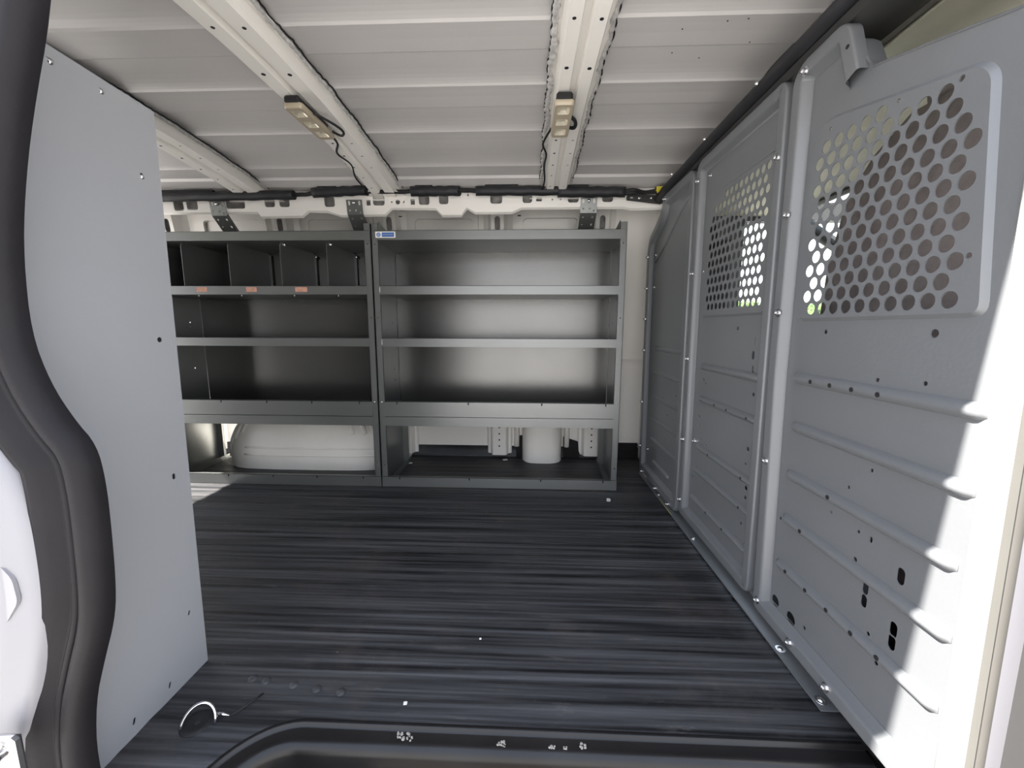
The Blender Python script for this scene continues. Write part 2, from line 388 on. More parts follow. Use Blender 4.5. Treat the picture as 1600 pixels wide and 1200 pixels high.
# ---- body side walls
def wall_y(z): return lerp([0, .35, .7, 1.0, 1.3], [2.10, 2.10, 2.07, 2.02, 1.97], z)
wb = MB(); zs = [0, .03, .2, .35, .5, .536, .54, .546, .7, .85, 1.0, 1.1, 1.18, 1.26, 1.31]
rows = [[(x, wall_y(z)-(.006 if z == .54 else 0), z) for z in zs] for x in (XR, -1.2, 0, .80)]
wb.grid(rows, True); wb.grid([[(x, wall_y(z)+.05, z) for z in zs] for x in (XR, .80)])
wall = tag(wb.build('wall_back', M['white'], fix=False), kind='structure')
# pillars of the body side, each with an oval opening and a row of holes low down
def pillar(xc, w=.085, holes=True, low=True):
    h = w/2; b_ = MB(); rows = []
    prof_ = [(-h-.028, -.001), (-h-.018, .012), (-h-.006, .014), (-h+.004, .045), (-h+.012, .05), (h-.012, .05), (h-.004, .045), (h+.006, .014), (h+.018, .012), (h+.028, -.001)]
    for z in ([.02 if low else .62, .3, .6, .9, 1.06, 1.13] if low else [.62, .9, 1.06, 1.13]): rows.append([(xc+u, wall_y(z)-d, z) for u, d in prof_])
    b_.grid(rows, False)
    # top: plate with an oval hole
    mpf = lambda u, v, w_: (xc+u, wall_y(v)-.05+w_, v)
    b_.plate([(-h+.012, 1.13), (h-.012, 1.13), (h-.012, 1.25), (-h+.012, 1.25)], [slot(0, 1.185, .026, .062)], mpf, .003)
    for s_ in (-1, 1):
        b_.grid([[(xc+s_*(h-.012), wall_y(z)-.05, z), (xc+s_*(h+.004), wall_y(z)-.014, z), (xc+s_*(h+.028), wall_y(z), z)] for z in (1.13, 1.25)], False)
    o = b_.build('body_pillar', M['white'], wall, fix=False)
    c = MB(); c.add([(xc-h+.014, wall_y(1.1)-.035, 1.135), (xc+h-.014, wall_y(1.1)-.035, 1.135), (xc+h-.014, wall_y(1.2)-.035, 1.25), (xc-h+.014, wall_y(1.2)-.035, 1.25)], [(0, 1, 2, 3)]); c.build('cavity', M['insul'], o)
    if holes:
        hm = MB()
        for k in range(7): hm.disc((xc, 2.05, .07+.034*k), (0, -1, 0), .0045, .0006, 10)
        hm.build('bolt_hole', M['black'], o)
    return o
pillar(-1.19); pillar(-.66, holes=False); pillar(-.145); pillar(.345); pillar(-1.75)
# recessed body panels between pillars up high
for x0, x1 in ((-1.10, -.75), (-.57, -.24), (-.05, .26), (-1.62, -1.28)):
    q = MB(); q.plate(rrect((x0+x1)/2, 1.13, x1-x0, .30, .02), [rrect((x0+x1)/2, 1.115, x1-x0-.05, .20, .02)], lambda u, v, w_: (u, wall_y(v)-.016+w_, v), .014); q.build('body_panel_frame', M['white'], wall)
# upper inner rail with its many openings
ZT, RYF = 1.272, 1.75
bot = [(-2.3, 1.194), (-1.175, 1.194), (-1.162, 1.175), (-.979, 1.177), (-.949, 1.198), (-.865, 1.196), (-.81, 1.178), (-.615, 1.180), (-.585, 1.206), (-.395, 1.203), (-.368, 1.176), (-.286, 1.176), (-.262, 1.205), (-.225, 1.186), (-.069, 1.186), (-.03, 1.203), (.398, 1.203), (.43, 1.196), (.60, 1.200)]
bot = [(a, b_) for a, b_ in bot]
outer = bot+[(.60, ZT), (-2.3, ZT)]
H_ = []
for x, z, w, h in ((-1.523,1.223,.045,.045), (-1.462,1.226,.05,.046), (-1.268,1.229,.085,.044), (-1.115,1.232,.045,.04), (-1.05,1.232,.045,.04), (-.852,1.232,.045,.042), (-.638,1.236,.05,.042), (-.443,1.237,.045,.042), (-.359,1.238,.04,.04), (-.136,1.239,.05,.042), (-.005,1.239,.04,.038), (.187,1.238,.045,.036), (.33,1.238,.045,.034), (-1.75,1.23,.06,.045), (-2.0,1.23,.06,.045)):
    H_.append(rrect(x, z, w, h, .010))
for x, z, w, h in ((-.683,1.226,.018,.022), (-.462,1.228,.018,.022), (.044,1.233,.024,.014)): H_.append(rrect(x-(.03 if x < -.4 and x > -.5 else 0), z, w, h, .002))
for x, z, r in ((-.556,1.228,.010), (-.582,1.228,.0035), (-.530,1.228,.0035), (-.255,1.252,.004), (.10,1.232,.003), (.135,1.232,.003), (.24,1.232,.003)): H_.append(circ(x, z, r, 10))
rl = MB(); rl.plate(outer, H_, lambda u, v, w_: (u, RYF+w_+(ZT-v)*.12, v), .003)
lower = [[(x, RYF+(ZT-z)*.12, z) for x, z in bot], [(x, RYF+.010+(ZT-z)*.12, z-.007) for x, z in bot], [(x, RYF+.030, z+.002) for x, z in bot], [(x, RYF+.032, z+.02) for x, z in bot]]
rl.grid(lower, False)
rl.grid([[(x, RYF, ZT), (x, 1.775, ZT+.004), (x, 1.79, 1.29)] for x in (-2.3, .60)], False)
ro = rl.build('upper_rail', M['white'], wall, fix=False)
cv = MB(); rows = []
for k in range(120):
    x = -2.3+2.9*k/119; rows.append([(x, 1.795+.006*math.sin(x*90), 1.21), (x, 1.80+.006*math.sin(x*70+2), 1.235), (x, 1.795+.006*math.sin(x*110), 1.27)])
cv.grid(rows); cv.build('cavity', M['insul'], ro)
for x in (-.575, -.31, -.04, -1.4, -1.03):
    q = MB(); q.disc((x, 1.845, 1.1935), (0, 0, -1), .008, .001, 10); q.build('drain_hole', M['black'], ro)

# ---- wheel arch and the small hump behind the right-hand unit
def arch(name, cx, a, b_, h, e, yb=2.10, pw=2.6, na=34, nz=16):
    q = MB(); rows = []
    for j in range(nz+1):
        t = j/nz; z = h*math.sin(t*PI/2)
        k = max(1e-3, 1-(z/h)**pw)**.5; bb = b_*(.30+.70*max(0, 1-(z/h)**(pw-.4))**.55)
        row = []
        for i in range(na+1):
            th = PI*i/na; c, s_ = math.cos(th), math.sin(th)
            row.append((cx-a*k*math.copysign(abs(c)**e, c), yb-bb*abs(s_)**e, z-.004+(.003*math.sin(i*1.3) if j == 0 else 0)))
        rows.append(row)
    q.grid(rows); return q, rows
q, AR = arch('wheel_arch', -1.09, .46, .265, .38, .46)
ao = q.build('wheel_arch', M['arch'], wall)
def on_arch(i, j): return Vector(AR[j][i])
for (i, j0, j1) in ((4, 1, 6), (5, 2, 7), (6, 3, 7), (8, 4, 7), (10, 5, 7), (20, 5, 7), (22, 5, 7), (24, 4, 7), (26, 3, 7), (28, 3, 7)):
    t = MB(); t.tube([on_arch(i, j)+Vector((0, .001, 0)) for j in range(j0, j1+1)], .0115, 8); t.build('pressed_rib', M['arch'], ao)
for j in (2, 3):
    t = MB(); t.tube([on_arch(i, j)+Vector((0, .001, 0)) for i in range(12, 26)], .005, 8); t.build('pressed_rib', M['arch'], ao)
q, AR2 = arch('hump', .083, .105, .115, .315, .62, pw=6)
q.build('filler_hump', M['arch'], wall)
t = MB(); pth = []
for k in range(15):
    a = PI*k/14; pth.append((.083-.135*math.cos(a), 2.088, .17+.145*math.sin(a)))
t.tube([(-.052, 2.088, .06)]+pth+[(.218, 2.088, .06)], .014, 8); t.build('hump_flange', M['white'], wall)
# black mat flaps at the foot of the wall
t = MB()
for x0, x1, h0, h1 in ((-.055, -.02, .115, .12), (.20, .29, .115, .085), (.39, .60, .085, .085), (-1.62, -1.46, .10, .10)):
    t.add([(x0, 2.085, 0), (x1, 2.085, 0), (x1, 2.092, h1), (x0, 2.092, h0)], [(0, 1, 2, 3)]); t.add([(x0, 2.089, 0), (x1, 2.089, 0), (x1, 2.096, h1), (x0, 2.096, h0)], [(0, 1, 2, 3)])
t.build('mat_flap', M['rubber'], fo, fix=False)
# door-side body: quarter panel behind the door, header, rear frame
qd = MB(); qd.box((XR, .40, -.4), (-.70, .448, 1.30)); qd.box((XR, .449, 1.272), (2.2, .50, 1.36))
qw = tag(qd.build('wall_front', M['white']), kind='structure')
rf = MB(); rf.box((XR-.03, .40, 1.27), (XR, 2.12, 1.40)); rf.box((XR-.03, 1.98, 0), (XR, 2.12, 1.4)); rf.box((XR-.03, .44, -.3), (XR, .50, 1.4)); tag(rf.build('wall_rear', M['white']), kind='structure')
# unseen block added to stop cab light leaking past the partition's wall edge
cb = MB(); cb.bbox((.606, 1.80, 0), (.78, 2.12, 1.24), .004); cb.box((.5612, 1.80, 0), (.61, 1.838, 1.05)); tag(cb.build('cab_light_block', M['white']), kind='structure')

# exterior skin left of the opening (faces the camera), with pressed recess
OUT = [(-.555, 1.25), (-.570, 1.04), (-.628, .929), (-.655, .85), (-.672, .78), (-.678, .692), (-.662, .615), (-.624, .551), (-.603, .475), (-.600, .40), (-.606, .333), (-.621, .266), (-.659, .166), (-.677, .082), (-.680, .0), (-.65, -.08), (-.60, -.15), (-.60, -.40)]
sk = MB(); rows = []
def offs(pth, d):
    o = []
    for i, p in enumerate(pth):
        a = Vector(pth[max(i-1, 0)]); b_ = Vector(pth[min(i+1, len(pth)-1)]); t = (b_-a).normalized(); o.append((p[0]+t.y*d, p[1]-t.x*d))
    return o
def smooth_path(p, it=2):
    for _ in range(it):
        q_ = [p[0]]
        for i in range(len(p)-1):
            a, b_ = p[i], p[i+1]; q_ += [(a[0]*.75+b_[0]*.25, a[1]*.75+b_[1]*.25), (a[0]*.25+b_[0]*.75, a[1]*.25+b_[1]*.75)]
        q_.append(p[-1]); p = q_
    return p
OUTs = smooth_path(OUT)
rows = []
for d, y in ((-.004, .452), (.002, .432), (.010, .424), (.030, .420), (.034, .416), (.07, .412), (.09, .404), (.13, .396)):
    rows.append([(x, y, z) for x, z in offs(OUTs, d)])
rows.append([(-1.1, .38, z) for x, z in OUTs])
sk.grid(rows)
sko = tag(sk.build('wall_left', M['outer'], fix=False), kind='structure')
# hexagonal placard and latch striker on the jamb
pc = MB(); hexp = fillet([(-.690, .415), (-.640, .420), (-.622, .396), (-.620, .365), (-.648, .325), (-.70, .325)], .008)
pc.plate(hexp, [circ(-.658, .366, .004, 10)], lambda u, v, w_: (u, .4172+w_, v), .004); pc.build('access_cover', M['outer'], sko)
st_ = empty('latch_striker', (-.638, .40, .16), 'chrome latch striker on the white door jamb at far lower left', 'latch')
t = MB(); t.bbox((-.668, .397, .128), (-.636, .412, .190), .005); t.build('base_plate', M['steel'], st_)
t = MB(); t.tube([(-.646, .398, .135), (-.646, .380, .137), (-.646, .372, .145), (-.646, .372, .165), (-.646, .380, .173), (-.646, .398, .175)], .006, 10); t.build('striker_loop', M['chrome'], st_)
for z in (.128, .183):
    t = MB(); t.dome((-.652, .396, z), (0, -1, 0), .008, .006, 12); t.build('bolt', M['steel'], st_)

# ---- black weatherstrip around the opening
SEAL = [(-.498, 1.262), (-.503, 1.12), (-.518, 1.04), (-.560, .929), (-.583, .85), (-.597, .78), (-.603, .692), (-.589, .631), (-.565, .584), (-.541, .552), (-.536, .505), (-.538, .44), (-.544, .353), (-.553, .307), (-.575, .249), (-.599, .179), (-.611, .086), (-.600, .0), (-.565, -.08), (-.53, -.14), (-.53, -.35)]
SL = smooth_path(SEAL)
ws = empty('weatherstrip', (-.55, .45, 0), 'black rubber weatherstrip curving down the left edge of the door opening', 'door seal')
def sweep(prof_, base):
    return [[(x, y, z) for x, z in offs(base, d)] for d, y in prof_]
t = MB(); t.grid(sweep([(-.0, .462), (.0, .452), (.004, .441), (.010, .436), (.017, .434), (.023, .437), (.0265, .444), (.0275, .452)], SL)); t.build('sealing_bulb', M['rubber'], ws, fix=False)
t = MB(); t.grid(sweep([(.0275, .452), (.028, .441), (.032, .4385), (.036, .441), (.037, .447), (.042, .443), (.052, .436), (.062, .430), (.070, .432), (.074, .440), (.075, .46)], SL)); t.build('grip_flange', M['rubber'], ws, fix=False)

# ---- front pillar of the opening beside the partition (bottom right of the photo)
def vsweep(name, pts, z0, z1, m, parent=None):
    t = MB(); zs_ = [z0+(z1-z0)*k/20 for k in range(21)]
    def off(z): return .012*(z-.35)      # tumblehome: pillar leans out of the cargo space
    t.grid([[(x-.01*z, y+off(z)*(0 if y > .49 else 1), z) for x, y in pts] for z in zs_]); return t.build(name, m, parent, fix=False)
pj = tag(vsweep('trim_3', [(.62, .50), (.562, .486), (.5605, .480), (.5590, .474), (.5575, .468), (.5575, .457), (.5585, .4545), (.562, .4535)], -.3, 1.28, M['pillar']), kind='structure')
vsweep('sealant_bead', [(.561, .4830), (.5565, .4800), (.5555, .4765), (.5565, .4730), (.560, .4715)], 0, 1.02, M['pillar'], pj)
vsweep('pinch_flange', [(.562, .4535), (.5725, .4528)], -.3, 1.28, M['taupe'], pj)
vsweep('door_gap', [(.5725, .4528), (.5729, .4550), (.5738, .4550), (.5742, .4527), (.5850, .4520)], -.3, 1.28, M['taupe2'], pj)
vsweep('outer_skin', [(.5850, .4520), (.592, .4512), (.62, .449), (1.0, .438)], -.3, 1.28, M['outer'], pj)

# ================================================================== PARTITION
def PM(w0):   # partition plane leans very slightly; w0 = distance towards the cargo space
    return lambda u, v, w: (.559-.01*v-w0+w, u, v)
BOLT = None
def bolt(parent, y, z, w=.018, r=.0085, name='bolt'):
    global BOLT
    if BOLT is None:
        t = MB(); t.disc((0, 0, 0), (-1, 0, 0), .0095, .0018, 16)
        t.tube([(-.0018, 0, 0), (-.0075, 0, 0)], .0062, 6); t.dome((-.0075, 0, 0), (-1, 0, 0), .0055, .002, 10, 2)
        t.v = [p+wloc(parent) for p in t.v]; BOLT = t.build(name, M['steel'], parent, fix=False); o = BOLT
    else:
        o = BOLT.copy(); COL.objects.link(o); o.parent = parent
    o.location = Vector((.559-.01*z-w, y, z))-wloc(parent)
    s_ = r/.0095; o.scale = (s_*1.2, s_, s_); return o
def rib(parent, y0, y1, z, w=.021, h=.010):
    """pressed bead: y0 > y1, rounded ends"""
    t = MB(); rows = []; n_ = 18; prof_ = [(-1, 0), (-.8, .35), (-.5, .8), (-.15, 1), (.15, 1), (.5, .8), (.8, .35), (1, 0)]
    for k in range(n_+1):
        s_ = k/n_; yy = y0+(y1-y0)*s_; e = min(s_, 1-s_)*abs(y1-y0)
        f = math.sin(min(1, e/(w*.55))*PI/2) if e < w*.55 else 1.0; fw_ = max(f, .25)**.5
        rows.append([(.559-.01*z-.0004-h*q_*f, yy, z+p_*w/2*fw_) for p_, q_ in prof_])
    # finer ends
    rr2 = []
    for s_ in [0, .004, .010, .018, .028, .042]+[.06+.88*k/12 for k in range(13)]+[.958, .972, .982, .990, .996, 1]:
        yy = y0+(y1-y0)*s_; e = min(s_, 1-s_)*abs(y1-y0); lim = .014
        f = math.sin(min(1, e/lim)*PI/2); fw_ = .45+.55*f
        rr2.append([(.559-.01*z-.0004-h*q_*f, yy, z+p_*w/2*fw_) for p_, q_ in prof_])
    t.grid(rr2); return t.build('pressed_rib', M['part'], parent, fix=False)
def flange(parent, outline, w=.030, h=.018, open_from=None):
    """proud rolled rim all round a panel"""
    t = MB(); loops = []
    for d, hh in ((0, -.002), (0, h*.75), (.0015, h*.95), (.003, h), (.005, h), (w-.0075, h), (w-.0055, h*.99), (w-.003, h*.92), (w-.001, h*.75), (w+.004, h*.22), (w+.009, .0006)):
        lp = inset(outline, d) if d else outline
        loops.append([(.559-.01*v-hh, u, v) for u, v in lp])
    if open_from is not None:
        keep = [k for k in range(len(outline)) if outline[k][0] > open_from and not (outline[k][0] < .7245 and outline[k][1] > .9)]
        brk = next(i for i in range(len(keep)) if (keep[i]+1) % len(outline) not in keep)
        keep = keep[brk+1:]+keep[:brk+1]
        t.grid([[(lp[k] if lp[k][2] > .9 or 0 < n_ < len(keep)-1 else (lp[k][0], .478, lp[k][2])) for n_, k in enumerate(keep)] for lp in loops], True)
    else: t.loft(loops, True)
    return t.build('rolled_flange', M['part'], parent, fix=False)
def screen_holes(rows, dia=.0218):
    return [circ(y, z, dia/2, 18) for z, ys in rows for y in ys]
def perforated(parent, A, holes, small, depth=.006, bev=.006):
    """embossed plateau with punched holes, fitted in the opening A of the sheet"""
    t = MB(); Bl = inset(A, bev); mid = inset(A, bev*.45)
    t.loft([[PM(0)(u, v, 0) for u, v in A], [PM(depth*.45)(u, v, 0) for u, v in mid], [PM(depth*.85)(u, v, 0) for u, v in inset(A, bev*.8)], [PM(depth)(u, v, 0) for u, v in Bl]], True)
    def inside(p):
        c = False
        for k in range(len(Bl)):
            (x1_, y1_), (x2_, y2_) = Bl[k-1], Bl[k]
            if (y1_ > p[1]) != (y2_ > p[1]) and p[0] < (x2_-x1_)*(p[1]-y1_)/(y2_-y1_)+x1_: c = not c
        return c
    def centre(h): return (sum(p[0] for p in h)/len(h), sum(p[1] for p in h)/len(h))
    big = [h for h in holes if all(inside(p) for p in h)]
    rad = max(p[0] for p in big[0])-centre(big[0])[0]
    sm = [h for h in small if all(inside(p) for p in h) and all((Vector(centre(h))-Vector(centre(g))).length > rad+.005 for g in big)]
    t.plate(Bl, big+sm, PM(depth), .0022)
    return t.build('perforated_screen', M['part'], parent, fix=False)
# --- panel nearest the door
def hexrows(z0, dz, y0, pitch, spec):
    """spec: per row (first, last) in half-pitch steps"""
    return [(z0-dz*i, [y0-pitch*.5*k for k in range(a, b_+1, 2)]) for i, (a, b_) in enumerate(spec)]
p3 = empty('partition_panel', (.559, .67, 0), 'large grey steel partition panel nearest the side door, sunlit along its outer edge', 'partition', 'bulkhead panels between cargo space and cab')
out3 = fillet([(.455, .048), (.51, .048), (.880, .048), (.895, .60), (.893, 1.19), (.868, 1.212), (.772, 1.214), (.752, 1.200), (.722, 1.108), (.700, 1.104), (.530, 1.058), (.502, 1.050), (.455, 1.050)], .024)
A3 = fillet([(.501, .714), (.830, .714), (.846, .735), (.838, 1.066), (.795, 1.080), (.543, 1.020), (.527, .998)], .020)
sh = [p for p in inset(out3, .028) if p[0] > .76 or (p[0] > .56 and p[1] < .5)]
k_ = next(i for i in range(len(sh)) if abs(sh[i][0]-sh[i-1][0])+abs(sh[i][1]-sh[i-1][1]) > .5)
sh = sh[k_:]+sh[:k_]
NOTCH = [(.762, 1.180), (.745, 1.165), (.728, 1.126), (.716, 1.112), (.700, 1.108), (.62, 1.085), (.53, 1.058), (.500, 1.050), (.480, 1.048)]
sh = ([(.480, .070)]+sh+NOTCH) if sh[0][1] < .5 else (NOTCH[::-1]+sh+[(.480, .070)])
hol3 = [slot(.561,.337,.013,.026), slot(.615,.280,.012,.022), slot(.615,.257,.012,.022), slot(.561,.250,.013,.024), slot(.561,.228,.013,.024), slot(.616,.364,.006,.010),
        circ(.562,.694,.006), circ(.760,.694,.0045), circ(.640,.62,.0035), circ(.565,.625,.0035), circ(.66,.50,.003), circ(.63,.475,.003), circ(.67,.43,.003), circ(.64,.365,.003), circ(.70,.37,.0025),
        circ(.6,.21,.0035), circ(.58,.175,.0035), circ(.64,.315,.004), circ(.60,.298,.003), circ(.835,.29,.004),
        slot(.827,.098,.026,.026), slot(.775,.096,.028,.028), circ(.735,.108,.004)]
t = MB(); t.plate(sh, [A3]+hol3, PM(0), .002); t.build('panel_sheet', M['part'], p3, fix=False)
flange(p3, out3, open_from=.50)
t = MB(); t.grid([[PM(0)(u, v, 0) for u, v in NOTCH], [PM(.003)(u, v+.002, 0) for u, v in NOTCH], [PM(-.002)(u, v+.005, 0) for u, v in NOTCH], [PM(-.030)(u, v+.003, 0) for u, v in NOTCH]]); t.build('top_lip', M['part'], p3, fix=False)
spec3 = [(0, 8), (-1, 15), (0, 16), (-1, 17), (0, 18), (-1, 17), (0, 18), (-1, 17), (0, 18), (-1, 17), (0, 18), (-1, 17), (0, 18)]
rows3 = hexrows(1.0285, .02425, .797, .0281, spec3)
perforated(p3, A3, screen_holes(rows3, .0226), [circ(.655, 1.032, .003, 8), circ(.567, 1.012, .004, 8), circ(.833, 1.0, .003, 8), circ(.838, .80, .003, 8), circ(.66, .7275, .003, 8), circ(.528, .79, .004, 8), circ(.80, .727, .003, 8), circ(.79, 1.056, .003, 8)])
for z, a, b_ in ((.600, .832, .484), (.500, .824, .484), (.397, .826, .490), (.299, .825, .484), (.192, .832, .486)):
    rib(p3, a, b_, z, .023)
dk = MB()
for z, ys in ((.598, (.772, .723, .675, .625)), (.192, (.79, .73, .675, .62, .57)), (.397, (.70,)), (.299, (.76,))):
    for yy in ys: dk.disc((.559-.01*z-.0102, yy, z+.001), (-1, 0, 0), .0042, .0006, 12)
dk.build('rib_hole', M['black'], p3)
for yy, z in ((.893-.020, .733), (.888-.016, .407), (.872, .93), (.855, 1.168+.02), (.745, .066), (.645, .064), (.860, .075)): bolt(p3, yy, z)
dk = MB(); dk.disc((.5295, .752, 1.165), (-1, 0, 0), .0035, .0012, 10); dk.build('tab_hole', M['black'], p3)
# --- middle panel
p2 = empty('partition_panel', (.559, 1.13, 0), 'middle grey steel partition panel with perforated window, a small access plate and scuffed ribs', 'partition', 'bulkhead panels between cargo space and cab')
out2 = fillet([(.906, .055), (1.345, .055), (1.352, .60), (1.349, 1.19), (1.325, 1.212), (.925, 1.212), (.910, 1.19)], .022)
A2 = fillet([(.945, .732), (1.285, .732), (1.30, .75), (1.30, 1.04), (1.20, 1.093), (.945, 1.093)], .022)
hol2 = [slot(.98, .67, .012, .024), slot(.99, .635, .012, .022), slot(.985, .60, .010, .020), circ(1.07, .70, .006), circ(.975, .54, .005), circ(.98, .40, .006), circ(.985, .36, .004), circ(.975, .30, .006), circ(.975, .275, .005), circ(.985, .20, .004), circ(.96, .155, .006),
        circ(1.25, .54, .004), circ(1.235, .53, .003), circ(1.265, .42, .004), circ(1.255, .39, .003), circ(1.245, .35, .003), circ(1.29, .21, .005), circ(1.21, .34, .003), slot(.955, .64, .006, .09)]
t = MB(); t.plate(inset(out2, .030), [A2]+hol2, PM(0), .002); t.build('panel_sheet', M['part'], p2, fix=False)
flange(p2, out2)
spec2 = []
full = [(5 if i % 2 else 6, 21 if i % 2 else 20) for i in range(13)]
spec2 = [(0, 0)]*0
rows2 = []
for i in range(13):
    z = 1.066-.0252*i; off_ = 0 if i % 2 else .5
    a = 0
    ys = [1.250-.0240*(k+off_) for k in range(12)]
    if i == 0: ys = [yy for yy in ys if yy < 1.19]
    if i == 1: ys = [yy for yy in ys if yy < 1.24]
    rows2.append((z, [yy for yy in ys if yy > .966]))
perforated(p2, A2, screen_holes(rows2, .0200), [circ(.962, .87, .003, 8), circ(1.29, .90, .003, 8)])
for z, a, b_ in ((.582, 1.272, .944), (.479, 1.266, .940), (.322, 1.266, .938), (.243, 1.278, .934), (.143, 1.290, .938)):
    rib(p2, a, b_, z, .022)
dk = MB()
for z, ys in ((.479, (1.15, 1.08, .98)), (.322, (1.17, .985)), (.143, (1.16, 1.06)), (.243, (.985,))):
    for yy in ys: dk.disc((.559-.01*z-.0102, yy, z), (-1, 0, 0), .0038, .0006, 10)
dk.build('rib_hole', M['black'], p2)
t = MB(); t.plate(rrect(.955, .655, .05, .12, .004), [], PM(.0022), .002); t.build('access_plate', M['part'], p2)
for yy, z in ((1.333, 1.154), (1.335, .874), (1.336, .599), (1.338, .323), (1.338, .106), (.922, 1.06)): bolt(p2, yy, z)
bolt(p2, 1.285, .332, 0); bolt(p2, 1.285, 1.154, 0, .006); bolt(p2, 1.285, .874, 0, .006)
# --- far panel, shaped to the body side
p1 = empty('partition_panel', (.559, 1.6, 0), 'narrow far grey partition panel without window, its back edge curved along the white wall', 'partition', 'bulkhead panels between cargo space and cab')
out1 = fillet([(1.372, .035), (1.845, .035), (1.850, .60), (1.848, 1.03), (1.825, 1.09), (1.735, 1.13), (1.685, 1.16), (1.655, 1.212), (1.395, 1.212), (1.372, 1.19)], .03)
sh = inset(out1, .034)
t = MB(); t.plate(sh, [slot(1.425, .09, .032, .032), circ(1.60, .42, .004), circ(1.55, .36, .004), circ(1.52, .27, .004), circ(1.58, .30, .003), circ(1.47, .45, .004)], PM(0), .002); t.build('panel_sheet', M['part'], p1, fix=False)
flange(p1, out1, .034, .018)
for z, a, b_ in ((.614, 1.735, 1.415), (.511, 1.735, 1.415), (.405, 1.735, 1.415), (.307, 1.735, 1.415), (.214, 1.735, 1.415), (.12, 1.70, 1.50)): rib(p1, a, b_, z, .020, .008)
# diagonal crease
t = MB(); t.tube([(.548, 1.78, .98), (.5475, 1.66, 1.03), (.5475, 1.50, 1.12), (.547, 1.42, 1.15)], .004, 6); t.build('crease', M['part'], p1)
for yy, z in ((1.832, 1.01), (1.832, .875), (1.832, .74), (1.832, .60), (1.834, .36), (1.834, .15), (1.64, 1.195), (1.60, .035), (1.45, .035), (1.80, .035)): bolt(p1, yy, z)
for yy, z in ((1.78, 1.01), (1.78, .875), (1.78, .15)): bolt(p1, yy, z, 0, .006)

# floor angle under the partition
fs = empty('floor_angle', (.565, 1.2, 0), 'thin grey steel angle strip bolted to the black floor along the partition foot', 'bracket')
t = MB(); sc = [(.548, .655)]
inner = [(.598, .655), (.598, 1.86)]
sc = [(.545, .655), (.598, .655), (.598, 1.86), (.545, 1.86)]
# scalloped inner edge is formed by the panel flange; the strip itself has rounded cut-outs
t.plate(sc, [], lambda u, v, w_: (u, v, .0065-w_), .003); t.box((.595, .655, .003), (.598, 1.86, .05)); t.build('strip', M['part'], fs)
for yy in (.674, .794, 1.25, 1.60):
    q = MB(); q.disc((.558, yy, .0065), (0, 0, 1), .010, .002, 16); q.dome((.558, yy, .0085), (0, 0, 1), .006, .004, 12, 3); q.build('bolt', M['steel'], fs)
q = MB(); q.add([(.5455, 1.42, .0068), (.5475, 1.42, .0068), (.5475, 1.56, .0068), (.5455, 1.56, .0068)], [(0, 1, 2, 3)]); q.build('worn_edge', M['yellow'], fs)

# header bar above the partition
hb = empty('header_bar', (.53, 1.1, 1.22), 'long black padded bar running over the tops of the partition panels', 'bar')
t = MB(); t.tube([(.517, .452, 1.233), (.520, .8, 1.235), (.522, 1.2, 1.234), (.526, 1.6, 1.230), (.530, 1.735, 1.224)], .0145, 12); t.build('rubber_roll', M['foam'], hb)
t = MB(); t.bbox((.528, .452, 1.212), (.640, 1.84, 1.262), .010); t.build('channel', M['dash'], hb)
for yy in (.98, 1.24, 1.5):
    bo = MB(); bo.dome((.503, yy, 1.236), (-1, 0, .1), .005, .005, 10); bo.build('rivet', M['steel'], hb)
# closing wall between header bar and roof, above the partition
hw = MB(); hw.box((.60, .45, 1.25), (.62, 2.0, 1.36)); tag(hw.build('trim_4', M['dash']), kind='structure')

# ================================================================== SHELVING
SCREW = {}
def screw(parent, p, d='y', r=.004):
    if d not in SCREW:
        t = MB(); nn = {'y': (0, -1, 0), 'x': (1, 0, 0)}[d]; t.dome((0, 0, 0), nn, .004, .003, 10, 3); t.v = [p+wloc(parent) for p in t.v]; SCREW[d] = t.build('screw', M['steel'], parent, fix=False); o = SCREW[d]
    else:
        o = SCREW[d].copy(); COL.objects.link(o); o.parent = parent
    o.location = Vector(p)-wloc(parent); k = r/.004; o.scale = (k, k, k); return o
YF, YB, YB2 = 1.65, 1.93, 2.0
def side_panel(parent, x, s_):
    """s_=+1: flange towards +x"""
    t = MB(); poly = [(YF, 0), (YB2, 0), (YB2, .05), (1.945, .27), (YB, .30), (YB, 1.060), (YB-.02, 1.075), (YF, 1.116)]
    t.plate(poly, [circ(1.86, zz, .004, 8) for zz in (.50, .72)], lambda u, v, w_: (x+w_*s_, u, v), .0018)
    x0, x1 = (x, x+.027) if s_ > 0 else (x-.027, x)
    t.plate([(x0, 0), (x1, 0), (x1, 1.116), (x0, 1.116)], [circ((x0+x1)/2, zz, .0028, 8) for zz in (.10, .74, 1.035)], lambda u, v, w_: (u, YF+w_, v), .0018)
    t.box((min(x1 if s_ > 0 else x0, x1-.0015 if s_ > 0 else x0+.0015), YF, 0), (max(x1 if s_ > 0 else x0, x1-.0015 if s_ > 0 else x0+.0015), YF+.012, 1.116))
    # rear flange low down
    xa, xb = (x, x+.03) if s_ > 0 else (x-.03, x)
    t.box((xa, 1.95, .01), (xb, 1.952, .27))
    # foot rail running back
    t.box((xa, YF+.01, 0), (xb, YB2, .0018)); t.box((xb-.002 if s_ > 0 else xa, YF+.01, 0), (xb if s_ > 0 else xa+.002, YB2, .028))
    o = t.build('side_panel', M['shelf'], parent, fix=False)
    screw(parent, ((x0+x1)/2, YF, .381), 'y'); return o
